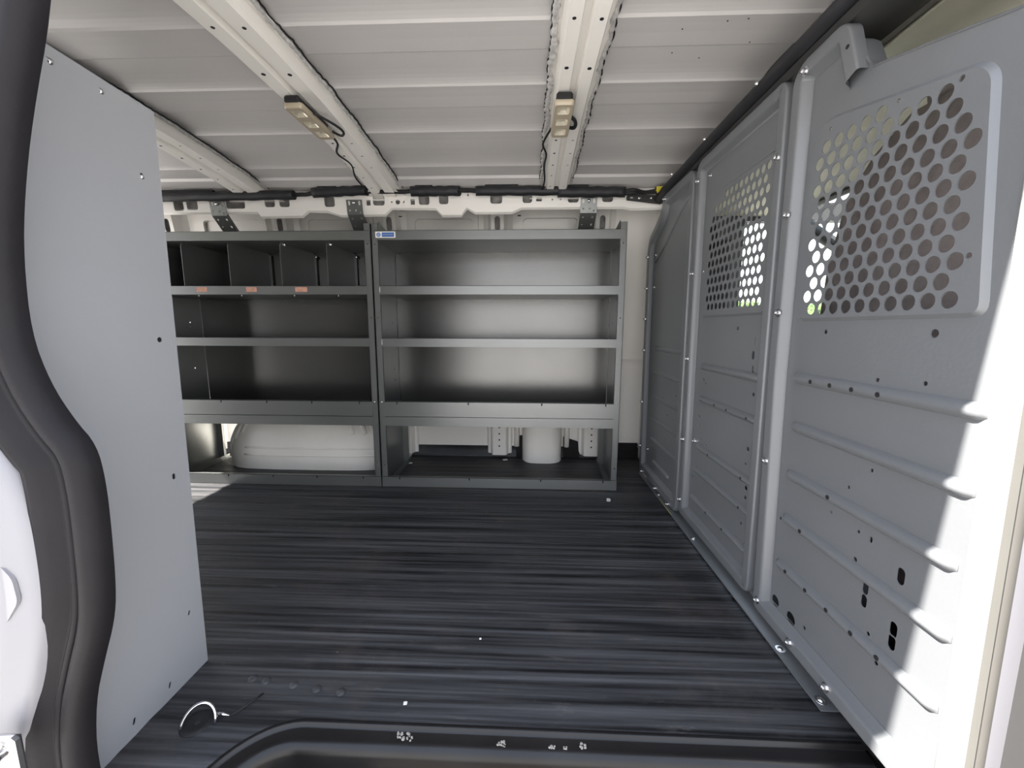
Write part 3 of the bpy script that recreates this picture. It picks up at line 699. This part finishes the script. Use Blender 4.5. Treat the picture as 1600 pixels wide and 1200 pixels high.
def tray(parent, x0, x1, z0, z1, slots=(), name='shelf', yb=YB):
    t = MB()
    hl_ = [slot(xx, z1-.008, .0055, .013, 3) for xx in slots]
    t.plate([(x0, z0), (x1, z0), (x1, z1), (x0, z1)], hl_, lambda u, v, w_: (u, YF-.0012+w_, v), .0016)
    t.box((x0, YF-.0012, z1-.0015), (x1, YF+.012, z1)); t.box((x0, YF+.0106, z1-.010), (x1, YF+.012, z1-.001))
    t.box((x0+.002, YF, z0), (x1-.002, yb, z0+.0018)); t.box((x0+.002, yb-.002, z0), (x1-.002, yb, z0+.03))
    o = t.build(name, M['shelf'], parent, fix=False)
    if hl_:
        d = MB(); d.box((x0+.01, YF+.008, z1-.018), (x1-.01, YF+.0085, z1-.002)); d.build('slot_shade_sheet', M['black'], o)  # black strip gives the slots their inner shade as colour
    return o
def unit(name, x0, x1, label):
    u = empty(name, ((x0+x1)/2, 1.8, 0), label, 'shelving', 'grey steel shelving units along the far wall')
    side_panel(u, x0, 1); side_panel(u, x1, -1)
    a, b_ = x0+.025, x1-.025
    w = b_-a; sl3 = [a+w*f for f in ((.055, .37, .69, .965) if x0 > -1 else (.06, .28, .50, .715, .94))]
    tray(u, a-.02, b_+.02, 1.051, 1.088, name='top_shelf')
    tray(u, a, b_, .834, .870); tray(u, a, b_, .619, .655)
    tray(u, a, b_, .277, .318)
    t = MB(); t.plate([(a, .319), (b_, .319), (b_, .384), (a, .384)], [slot(xx, .377, .0055, .012, 3) for xx in sl3], lambda p, v, w_: (p, YF-.002+w_, v), .0016)
    t.box((a, YF-.002, .3825), (b_, YF+.012, .384)); t.build('retaining_lip', M['shelf'], u, fix=False)
    d = MB(); d.box((a+.01, YF+.008, .365), (b_-.01, YF+.0085, .383)); d.build('slot_shade_sheet', M['black'], u)  # black strip stands in for the shade inside the lip slots
    t = MB(); t.plate([(x0+.0005, .002), (x1-.0005, .002), (x1-.0005, .047), (x0+.0005, .047)], [slot(xx, .040, .0055, .012, 3) for xx in sl3], lambda p, v, w_: (p, YF-.002+w_, v), .0016)
    t.box((a-.02, YF-.002, .0455), (b_+.02, YF+.012, .047)); t.build('base_rail', M['shelf'], u, fix=False)
    d = MB(); d.box((a, YF+.008, .028), (b_, YF+.0085, .045)); d.build('slot_shade_sheet', M['black'], u)  # shade behind the base rail slots, put in as a black strip
    t = MB(); t.box((x0+.003, YB-.0005, .278), (x1-.003, YB+.0015, 1.052)); t.build('back_panel', M['shelf_back'], u)
    return u
ur = unit('shelving_unit', -.636, .392, 'right-hand grey steel shelving unit with blue sticker and open shelves against far wall')
ul = unit('shelving_unit', -1.62, -.640, 'left-hand grey steel shelving unit whose top shelf is split by dividers')
for x, lab in ((-1.446, 0), (-1.245, 1), (-1.024, 1), (-.828, 1)):
    t = MB(); t.plate([(YF+.004, .8365), (YB-.01, .8365), (YB-.01, 1.046), (YF+.012, 1.046), (YF+.004, 1.035)], [], lambda u, v, w_: (x+w_, u, v), .0016)
    t.box((x, YF+.004, .8365), (x+.014, YB-.01, .838)); t.box((x, YB-.012, .84), (x+.012, YB-.0105, 1.04)); t.build('divider', M['shelf'], ul, fix=False)
for x in (-1.024, -.828):
    screw(ul, (x+.010, YF+.02, 1.038), 'y', .0085); screw(ul, (x+.012, YB-.014, 1.030), 'y', .008)
for x in (-1.41, -1.22, -.99, -.80): screw(ul, (x, YF+.03, .832), 'y', .003)
for z in (.70, .92): screw(ul, (-1.618, 1.86, z), 'x', .004)
for z in (.45, .62, .97): screw(ur, (-.633, 1.86, z), 'x', .0035)
for x0, x1 in ((-1.392, -1.346), (-1.177, -1.132), (-.967, -.916)):
    t = MB(); t.plate(rrect((x0+x1)/2, .8545, x1-x0, .019, .001, 1), [], lambda u, v, w_: (u, YF-.0020+w_, v), .0006); lb = t.build('paper_label', M['peach'], ul); lb['label'] = 'small faded peach paper label'
    tx = MB()
    for k in range(3):
        tx.box((x0+.006, YF-.0022, .859-.005*k), (x1-.008-.004*(k % 2), YF-.0020, .8603-.005*k))
    tx.build('faint_print', M['lamp'], lb)
# blue maker's sticker (round mark and a lettered bar)
t = MB(); t.plate(rrect(-.578, 1.071, .082, .024, .002, 2), [], lambda u, v, w_: (u, YF-.0020+w_, v), .0006); stk = t.build('sticker', M['white'], ur); stk['label'] = 'pale sticker with blue round mark and blue lettered bar'
t = MB(); t.plate(rrect(-.567, 1.071, .050, .017, .001, 1), [], lambda u, v, w_: (u, YF-.0024+w_, v), .0004); t.build('blue_bar', M['blue'], stk)
t = MB(); t.plate(circ(-.606, 1.071, .0085, 20), [circ(-.606, 1.071, .005, 14)], lambda u, v, w_: (u, YF-.0024+w_, v), .0004); t.plate(circ(-.606, 1.071, .0032, 12), [], lambda u, v, w_: (u, YF-.0024+w_, v), .0004); t.build('round_mark', M['blue'], stk)
t = MB()
for k in range(9): t.box((-.588+.0048*k, YF-.0027, 1.0685), (-.5850+.0048*k, YF-.0024, 1.0735))
t.build('lettering', M['endp'], stk)
# white scuffs where the right unit's shelves meet the post
for z in (.853, .637):
    t = MB(); t.box((-.6115, YF-.0025, z-.010), (-.6095, YF-.0019, z+.011)); t.build('paint_chip', M['paper'], ur)

# perforated straps tying the units back to the rail
def strap(parent, xt, xb, w=.068):
    t = MB()
    n_ = 10; P0 = Vector((xt, RYF-.004, 1.236)); P1 = Vector((xt, RYF-.004+.010, 1.178)); P2 = Vector((xb, 1.885, 1.058))
    hl_ = []
    for (a, b_, L_, hs) in ((P0, P1, 0, [(-.022, .013, .009, .018), (0, .012, .010, .010), (.022, .013, .009, .018), (-.022, .042, .008, .008), (.004, .042, .008, .008), (.022, .050, .006, .006)]),
                            (P1, P2, 0, [(-.02, .02, .008, .008), (.02, .02, .008, .012), (-.02, .055, .006, .006), (.02, .055, .008, .012), (0, .09, .008, .016), (.02, .10, .008, .008), (-.02, .105, .008, .016), (.0, .135, .008, .010)])):
        d = (b_-a); ln = d.length; d.normalize(); ex = Vector((1, 0, 0)); nn = ex.cross(d).normalized()
        t.plate([(-w/2, 0), (w/2, 0), (w/2, ln), (-w/2, ln)], [slot(hx, hv, hw_, hh) for hx, hv, hw_, hh in hs if hv < ln-.008],
                lambda u, v, w_, a=a, d=d, nn=nn: a+ex*u+d*v+nn*w_, .0022)
    for s_ in (-1, 1):
        d = (P2-P1)
        e0 = P1+Vector((s_*w/2, 0, 0)); e1 = P2+Vector((s_*w/2, 0, 0))
        t.add([e0, e1, e1+Vector((0, .006, .010)), e0+Vector((0, .006, .010))], [(0, 1, 2, 3)])
    o = t.build('perforated_strap', M['shelf'], parent, fix=False)
    b2 = MB(); b2.dome((xt, RYF-.006, 1.224), (0, -1, 0), .007, .005, 12); b2.build('bolt', M['steel'], o); return o
strap(ul, -1.343, -1.345); strap(ul, -.742, -.745); strap(ur, .252, .249)
# corner brackets at the tops of the posts
for par, x in ((ur, -.610), (ur, .365)):
    t = MB(); t.plate([(YF+.01, 1.088), (1.86, 1.088), (YF+.01, 1.125)], [circ(1.72, 1.10, .004, 8), circ(1.69, 1.105, .004, 8)], lambda u, v, w_: (x+w_, u, v), .002); t.build('corner_bracket', M['shelf'], par)

# ---- passenger-side unit: only its end panel shows
pu = empty('shelving_unit', (-1.2, .6, 0), 'large plain grey end panel of the shelving unit at left, beside the door seal', 'shelving')
t = MB()
endp = [(.462, .0), (.722, .0), (.743, 1.080), (.462, 1.095)]
t.plate(endp, [slot(.586, 1.069, .010, .005, 3), slot(.653, 1.067, .008, .004, 3), circ(.705, .96, .0035, 8), circ(.701, .676, .005, 10), slot(.696, .417, .007, .012, 3), slot(.693, .133, .005, .010, 3, -.3), slot(.636, .027, .005, .012, 3, -.3), slot(.567, .026, .005, .012, 3, -.3), slot(.50, .027, .005, .012, 3, -.3)],
        lambda u, v, w_: (-.671-w_, u, v), .0018)
t.box((-.700, .7205, 0), (-.6728, .7225, 1.06)); t.build('end_panel', M['endp'], pu, fix=False)
t = MB(); t.box((-.676, .47, 0), (-.6745, .715, 1.06)); t.build('slot_shade_sheet', M['black'], pu)  # black sheet stands in for the shade behind the end panel slots
for yy, z in ((.586, 1.069), (.653, 1.067), (.705, .96)): screw(pu, (-.671, yy, z-.003), 'x', .004)
for z0, z1 in ((.02, .055), (.30, .37), (.58, .615), (.82, .855), (1.035, 1.07)):
    t = MB(); t.box((-2.28, .47, z0), (-.68, .720, z0+.0018)); t.box((-2.28, .7185, z0), (-.70, .7205, z1)); t.build('shelf', M['shelf'], pu, fix=False)
t = MB(); t.plate(endp, [], lambda u, v, w_: (-2.30+w_, u, v), .0018); t.build('end_panel', M['shelf'], pu, fix=False)
t = MB(); t.box((-2.29, .466, .02), (-.682, .468, 1.07)); t.build('back_panel', M['shelf_back'], pu)

# ================================================================== LAMPS AND WIRING
def lamp(loc, rot, label):
    o = empty('dome_light', loc, label, 'light', 'small ceiling lights on the roof bows')
    L_, w_ = .180, .052
    def put(t, name, m, par=o):
        base = Vector(loc); t.v = [Vector(loc)+p for p in t.v]; return t.build(name, m, par, fix=False)
    t = MB(); loops = []
    for s_, z in ((.94, .006), (1, .004), (1, -.002), (.97, -.006), (.90, -.0085)):
        loops.append([(x, y, z) for x, y in rrect(0, 0, w_-(1-s_)*.05, L_-(1-s_)*.05, .010)])
    t.loft(loops, True)
    outer_ = rrect(0, 0, w_-.005, L_-.005, .008)
    t.plate(outer_, [rrect(0, yy, .032, .034, .006) for yy in (-.058, 0, .056)], lambda u, v, q_: (u, v, -.0085+q_), .002)
    put(t, 'lamp_cover', M['lamp'])
    for yy in (-.058, 0, .056):
        t = MB(); t.loft([[(x, y, -.0075) for x, y in rrect(0, yy, .032, .034, .006)], [(x, y, -.0010) for x, y in rrect(0, yy, .018, .020, .004)]], False)
        t.add([(x, y, -.0010) for x, y in rrect(0, yy, .018, .020, .004)], [tuple(range(20))]); put(t, 'lens', M['lens'])
    t = MB(); t.bbox((-.021, -.094, .003), (.021, .06, .022), .005); put(t, 'housing', M['black'])
    o.rotation_euler = rot
    return o
lamp((.090, 1.192, 1.272), (0, 0, 0), 'cream dome light on the right-hand roof bow near the ceiling centre')
lamp((-.618, 1.192, 1.276), (0, 0, -.02), 'cream dome light beside the left-hand roof bow with a looped black wire')
def cable(name, pts, r, label, cat='cable', grp=None, m='black'):
    t = MB(); p = [Vector(q) for q in pts]
    out_ = []
    for i in range(len(p)-1):
        p0 = p[max(i-1, 0)]; p1 = p[i]; p2_ = p[i+1]; p3_ = p[min(i+2, len(p)-1)]
        for k in range(6):
            s_ = k/6; out_.append(.5*((2*p1)+(p2_-p0)*s_+(2*p0-5*p1+4*p2_-p3_)*s_*s_+(3*p1-p0-3*p2_+p3_)*s_**3))
    out_.append(p[-1]); t.tube(out_, r, 8); return tag(t.build(name, M[m], None), label, cat, grp)
cable('lamp_cable', [(-.600, 1.26, 1.285), (-.612, 1.31, 1.288), (-.622, 1.36, 1.289), (-.652, 1.42, 1.285), (-.640, 1.50, 1.281), (-.668, 1.60, 1.272), (-.668, 1.70, 1.258), (-.675, 1.735, 1.252), (-.69, 1.742, 1.255)], .0035, 'thin black cable running from the left ceiling light down to the wall rail')
cable('lamp_cable', [(-.608, 1.15, 1.286), (-.575, 1.17, 1.276), (-.548, 1.205, 1.268), (-.545, 1.235, 1.266), (-.565, 1.262, 1.270), (-.590, 1.262, 1.282)], .0035, 'short black wire loop sticking out beside the left ceiling light')
cable('lamp_cable', [(.066, 1.27, 1.285), (.052, 1.34, 1.290), (.046, 1.40, 1.294), (.060, 1.46, 1.289), (.056, 1.55, 1.287), (.062, 1.64, 1.268), (.055, 1.71, 1.256), (.052, 1.742, 1.256)], .0032, 'thin black cable running from the right ceiling light down to the wall rail')
cable('lamp_cable', [(.108, 1.20, 1.288), (.128, 1.215, 1.280), (.133, 1.235, 1.276), (.128, 1.255, 1.278), (.106, 1.262, 1.286)], .005, 'short black wire loop beside the right ceiling light')
def conduit(x0, x1, z0, z1, r, label, y=1.722, flat=1.0):
    o = empty('cable_conduit', ((x0+x1)/2, y, z0), label, 'conduit', 'black foam tubes along the wall rail')
    t = MB(); n_ = 14; rows = []
    pth = [(x0+(x1-x0)*k/n_, y+.002*math.sin(k*2.1), z0+(z1-z0)*k/n_+.001*math.sin(k*1.7)) for k in range(n_+1)]
    t.tube(pth, r, 14); t.build('foam_tube', M['foam'], o)
    t = MB(); t.box((x0+.10*(x1-x0), y-.006, z0+r*.5+.002), (x0+.45*(x1-x0), y+.012, (z0+z1)/2+r+.007)); t.build('tape_flap', M['black'], o); return o
conduit(-1.62, -.985, 1.245, 1.250, .0185, 'long black foam tube on the rail above the left shelving unit')
conduit(-.905, -.675, 1.257, 1.266, .0195, 'short thick black foam tube between left strap and left ceiling bow')
conduit(-.490, -.285, 1.259, 1.259, .0195, 'short black foam tube just right of the left ceiling bow foot')
conduit(-.218, .170, 1.258, 1.256, .0185, 'black foam tube on the rail above the middle of the right shelving unit')
conduit(.120, .395, 1.251, 1.249, .0205, 'thicker black foam tube on the rail above the right end of the shelving')
for a, b_, lab in (((-1.0, 1.249), (-.89, 1.258), 'bare black cable between the two leftmost foam tubes'), ((-.69, 1.262), (-.48, 1.260), 'bare black cable passing under the left ceiling bow foot'), ((-.30, 1.260), (-.20, 1.260), 'bare black cable between the two middle foam tubes')):
    pts = [(a[0]+(b_[0]-a[0])*k/5, 1.724+random.uniform(-.003, .003), a[1]+(b_[1]-a[1])*k/5+random.uniform(-.004, .003)) for k in range(6)]
    cable('wiring_cable', pts, .0085, lab)
for k, lab in ((0, 'upper of the black cables at the corner by the partition'), (1, 'middle of the black cables at the corner by the partition'), (2, 'lowest of the black cables at the corner by the partition')):
    cable('wiring_cable', [(.385, 1.722, 1.256-.009*k), (.43, 1.715-.005*k, 1.258-.010*k), (.475, 1.72, 1.250-.004*k), (.53, 1.71, 1.257-.008*k)], .004, lab)
yc = empty('wire_connector', (.528, 1.705, 1.252), 'small yellow plastic wire connector at the corner by the partition', 'connector')
t = MB(); t.bbox((.512, 1.695, 1.246), (.545, 1.712, 1.262), .003); t.bbox((.515, 1.692, 1.238), (.526, 1.705, 1.247), .002); t.build('housing', M['yellow'], yc)
t = MB(); t.bbox((.508, 1.698, 1.250), (.513, 1.709, 1.259), .001); t.build('seal', M['black'], yc)
pb = empty('corner_bracket', (.47, 1.735, 1.22), 'dark perforated bracket on the white rail beside the partition corner', 'bracket')
t = MB(); t.plate([(.405, 1.222), (.545, 1.205), (.545, 1.240), (.42, 1.245), (.405, 1.24)], [slot(.425, 1.232, .014, .007), slot(.46, 1.230, .014, .007), slot(.505, 1.228, .014, .008), slot(.53, 1.224, .012, .006)], lambda u, v, w_: (u, 1.738+w_, v), .003); t.build('plate', M['dash'], pb)
for x in (.505, .455):
    q = MB(); q.dome((x, 1.737, 1.229), (0, -1, 0), .006, .005, 10); q.build('bolt', M['steel'], pb)

# ================================================================== SMALL THINGS ON THE FLOOR
td = empty('tie_down_ring', (-.578, .59, 0), 'chrome tie-down ring standing up from the black mat by the end panel', 'ring')
t = MB(); pth = []
for k in range(15):
    a = PI*k/14; pth.append((-.572+.025*math.cos(a), .580+.014*math.sin(a)+.008*math.cos(a), .005+.033*math.sin(a)))
t.tube(pth, .0027, 10); t.build('ring', M['chrome'], td)
t = MB(); t.tube([(-.556, .603, .006), (-.545, .603, .0065), (-.532, .603, .004)], [.004, .003, .001], 8); t.build('ring_pin', M['chrome'], td)
t = MB(); t.loft([[(x, y, .001) for x, y in circ(-.582, .590, .026, 20)], [(x, y, .0045) for x, y in circ(-.582, .590, .022, 20)], [(x, y, .003) for x, y in circ(-.582, .590, .016, 20)], [(x, y, .001) for x, y in circ(-.582, .590, .004, 20)]], True); t.build('cup', M['black'], td)
t = MB(); t.tube([(-.500, .648, .004), (-.508, .632, .005), (-.522, .610, .005), (-.532, .603, .004)], .0018, 6); tag(t.build('mat_tear', M['black'], fo))
def chip(name, x, y, w, h, a, label, m='paper', z=.003):
    t = MB(); ca, sa = math.cos(a), math.sin(a); pts = [(-w/2, -h/2), (w*.4, -h/2), (w/2, h*.3), (w*.1, h/2), (-w/2, h*.45)]
    t.plate([(x+p*ca-q_*sa, y+p*sa+q_*ca) for p, q_ in pts], [], lambda u, v, w_: (u, v, z+.0022-w_), .0016); return tag(t.build(name, M[m], None), label, 'debris')
chip('paper_scrap', .338, 1.546, .016, .028, -.2, 'small white paper scrap on the mat below the right shelving unit')
chip('paper_scrap', -.112, 2.02, .026, .02, .4, 'crumpled white scrap under the right shelving unit left of the hump', z=.004)
chip('dirt_crumb', -.222, .640, .007, .006, .2, 'tiny white crumb on the mat near the front sill', z=.002)
chip('dirt_crumb', -.10, .80, .005, .004, .2, 'tiny pale crumb in the middle of the mat', z=.002)
chip('dirt_crumb', -.60, 1.95, .022, .012, .2, 'pale crumb under the left end of the right shelving unit', z=.002)
# dried white splashes on the sill
spl = MB()
for x, y, s_ in ((-.215, .589, .006), (-.206, .587, .008), (-.198, .585, .005), (-.04, .582, .006), (.048, .582, .005), (.070, .581, .004), (.10, .585, .006), (-.035, .580, .004)):
    for k in range(9):
        spl.dome((x+random.uniform(-s_, s_), y+random.uniform(-s_, s_)*.8, -.0058), (0, -.25, 1), s_*random.uniform(.15, .42), .0009, 8, 2)
M['dust'] = mat('dried mud splash', (.30, .28, .25), .9); spl.build('dried_splash', M['dust'], swo)

# ================================================================== CAB
cf = MB(); cf.box((.64, .40, -.36), (XF, 2.1, -.30)); cf.box((.64, 1.99, -.3), (1.02, 2.04, 1.28)); cf.box((1.02, 1.99, -.3), (XF, 2.04, .74)); cf.box((1.02, 1.99, 1.20), (1.62, 2.04, 1.28)); cf.box((1.60, 1.99, .70), (1.66, 2.04, 1.25)); cf.box((.68, .40, -.3), (1.95, .44, .74)); cf.box((1.95, .40, -.3), (2.3, 2.04, .72)); cf.box((.60, .40, -.3), (.70, .45, 1.27))
cab = tag(cf.build('wall_right', M['dash']), kind='structure')
hl = MB(); rows = []
for x, z in ((.625, 1.190), (.66, 1.225), (.75, 1.238), (.95, 1.243), (1.10, 1.238), (1.19, 1.222), (1.20, 1.25), (1.20, 1.28)): rows.append([(x, yy, z-(.02 if yy in (.44, 2.0) else 0)) for yy in (.44, .55, .9, 1.25, 1.6, 1.9, 2.0)])
hl.grid(rows); hl.dome((.735, .62, 1.2365), (0, 0, -1), .055, .010, 24, 5)
tag(hl.build('trim_5', M['beige'], fix=False), kind='structure')
gm = MB(); gm.add([(1.20, .45, 1.235), (1.20, 1.99, 1.235), (1.98, 1.99, .74), (1.98, .45, .74)], [(0, 1, 2, 3)])
g2 = MB(); g2.add([(1.02, 2.01, .74), (1.60, 2.01, .74), (1.60, 2.01, 1.20), (1.02, 2.01, 1.20)], [(0, 1, 2, 3)]); tag(g2.build('window_2', M['glass'], fix=False), kind='structure')
wn = tag(gm.build('window_1', M['glass'], fix=False), kind='structure')
t = MB(); t.bbox((1.185, .45, 1.205), (1.215, 1.99, 1.232), .008); t.bbox((1.95, .45, .71), (2.0, 1.99, .76), .008)
for yy in (.46, 1.97): t.tube([(1.20, yy, 1.23), (1.98, yy, .74)], .028, 8)
t.build('window_frame', M['dash'], wn)
t = MB(); t.bbox((1.30, 1.24, 1.10), (1.32, 1.46, 1.16), .01); t.tube([(1.31, 1.34, 1.13), (1.33, 1.33, 1.17)], .008, 8); t.build('rear_view_mirror', M['black'], wn)
def seat(name, yc_, w, x, ztop, m, label, taper=.10):
    o = empty(name, (x+.2, yc_, -.25), label, 'seat')
    t = MB(); loops = []
    for z, kx, kw in ((.15, .02, .98), (.25, 0, 1), (.45, -.005, 1), (.70, -.01, .98), (.85, -.005, 1-.3*taper), (ztop-.16, 0, 1-1.4*taper), (ztop-.08, .008, 1-3.0*taper), (ztop-.02, .02, 1-4.8*taper), (ztop, .05, 1-6.0*taper)):
        loops.append([(x+.07+u+kx, yc_+v*1.0, z) for u, v in rrect(0, 0, .14-2*max(0, kx), w*kw, .035 if kx < .03 else .015)])
    t.loft(loops, True, True); t.build('backrest', M[m], o, fix=True)
    t = MB(); t.bbox((x+.12, yc_-w*.46, .02), (x+.58, yc_+w*.46, .17), .045); t.build('seat_cushion', M[m], o)
    t = MB(); t.bbox((x+.16, yc_-w*.38, -.25), (x+.52, yc_+w*.38, .03), .02); t.build('seat_base', M['dash'], o)
    for s_ in (-1, 1):
        t = MB(); t.tube([(x+.085, yc_+s_*.06, ztop-.02), (x+.085, yc_+s_*.06, ztop+.05)], .006, 8); t.build('headrest_post', M['steel'], o)
    t = MB(); t.bbox((x+.045, yc_-.12, ztop-.03), (x+.13, yc_+.12, min(ztop+.07, 1.215)), .03); t.build('headrest', M[m], o)
    return o
seat('passenger_seat', .80, .54, .745, 1.16, 'seat', 'grey-brown cloth seat seen through the nearest perforated window')
seat('driver_seat', 1.765, .42, .645, 1.035, 'seat2', 'black seat seen through the middle perforated window', .035)
sw_ = empty('steering_wheel', (1.60, 1.62, .72), 'black steering wheel in front of the black seat beyond the partition', 'steering wheel')
t = MB(); c0 = Vector((1.60, 1.62, .74)); ax = Vector((-.85, 0, .53)); a1 = Vector((0, 1, 0)); a2 = ax.cross(a1)
t.tube([c0+(a1*math.cos(2*PI*k/28)+a2*math.sin(2*PI*k/28))*.18 for k in range(28)], .014, 8, True); t.build('rim', M['black'], sw_)
t = MB(); t.disc(c0, ax, .05, .03, 16); t.build('hub', M['black'], sw_)
for k in (0, 2.2, 4.1):
    t = MB(); t.tube([c0, c0+(a1*math.cos(k)+a2*math.sin(k))*.18], .011, 6); t.build('spoke', M['black'], sw_)
t = MB(); t.tube([c0, c0-ax*.06], .03, 10); t.build('column', M['black'], sw_)
db = empty('dashboard', (1.8, 1.2, .4), 'dark dashboard under the windscreen beyond the partition', 'dashboard')
t = MB(); t.bbox((1.68, .46, .30), (1.97, 1.98, .70), .05); t.build('body', M['dash'], db)
t = MB(); t.bbox((1.655, 1.45, .52), (1.72, 1.80, .74), .03); t.build('instrument_hood', M['black'], db)
t = MB(); t.bbox((1.665, .60, .40), (1.69, 1.0, .54), .01); t.build('glove_box', M['dash'], db)
for k in range(3):
    t = MB(); t.disc((1.678, 1.15+.07*k, .45), (-1, 0, 0), .018, .012, 14); t.build('control_knob', M['steel'], db)

# hedges beyond the windscreen
def hedge(cx, cy, rx, ry, h, label):
    o = empty('hedge', (cx, cy, -.72), label, 'hedge', 'green hedges outside beyond the windscreen')
    t = MB()
    for k in range(5200):
        a = random.uniform(0, 2*PI); zz = random.random()**.8; rr_ = random.uniform(.80, 1.03)*(1-.25*zz**3)
        p = Vector((cx+rx*math.cos(a)*rr_, cy+ry*math.sin(a)*rr_, -.72+h*zz+.12*math.sin(a*7)))
        if random.random() < .25: p = Vector((cx+random.uniform(-rx, rx)*.8, cy+random.uniform(-ry, ry)*.8, -.72+h*random.uniform(.92, 1.05)))
        d1 = Vector((random.gauss(0, 1), random.gauss(0, 1), random.gauss(0, 1))).normalized(); d2 = d1.orthogonal().normalized(); s_ = random.uniform(.07, .15)
        t.add([p-d1*s_, p+d2*s_*.45, p+d1*s_, p-d2*s_*.45], [(0, 1, 2, 3)])
    f = t.build('foliage', M['leaf'], o, fix=False); f['kind'] = 'stuff'
    t = MB(); t.tube([(cx, cy, -.72), (cx, cy, -.72+h*.8)], .12, 8); t.build('stem', M['taupe'], o)
hedge(10, 13, 2.2, 3.2, 2.1, 'rounded green hedge seen low through the windscreen, nearer the road')
hedge(9, 20, 2.5, 3.4, 2.5, 'taller green hedge seen low through the windscreen, further left')
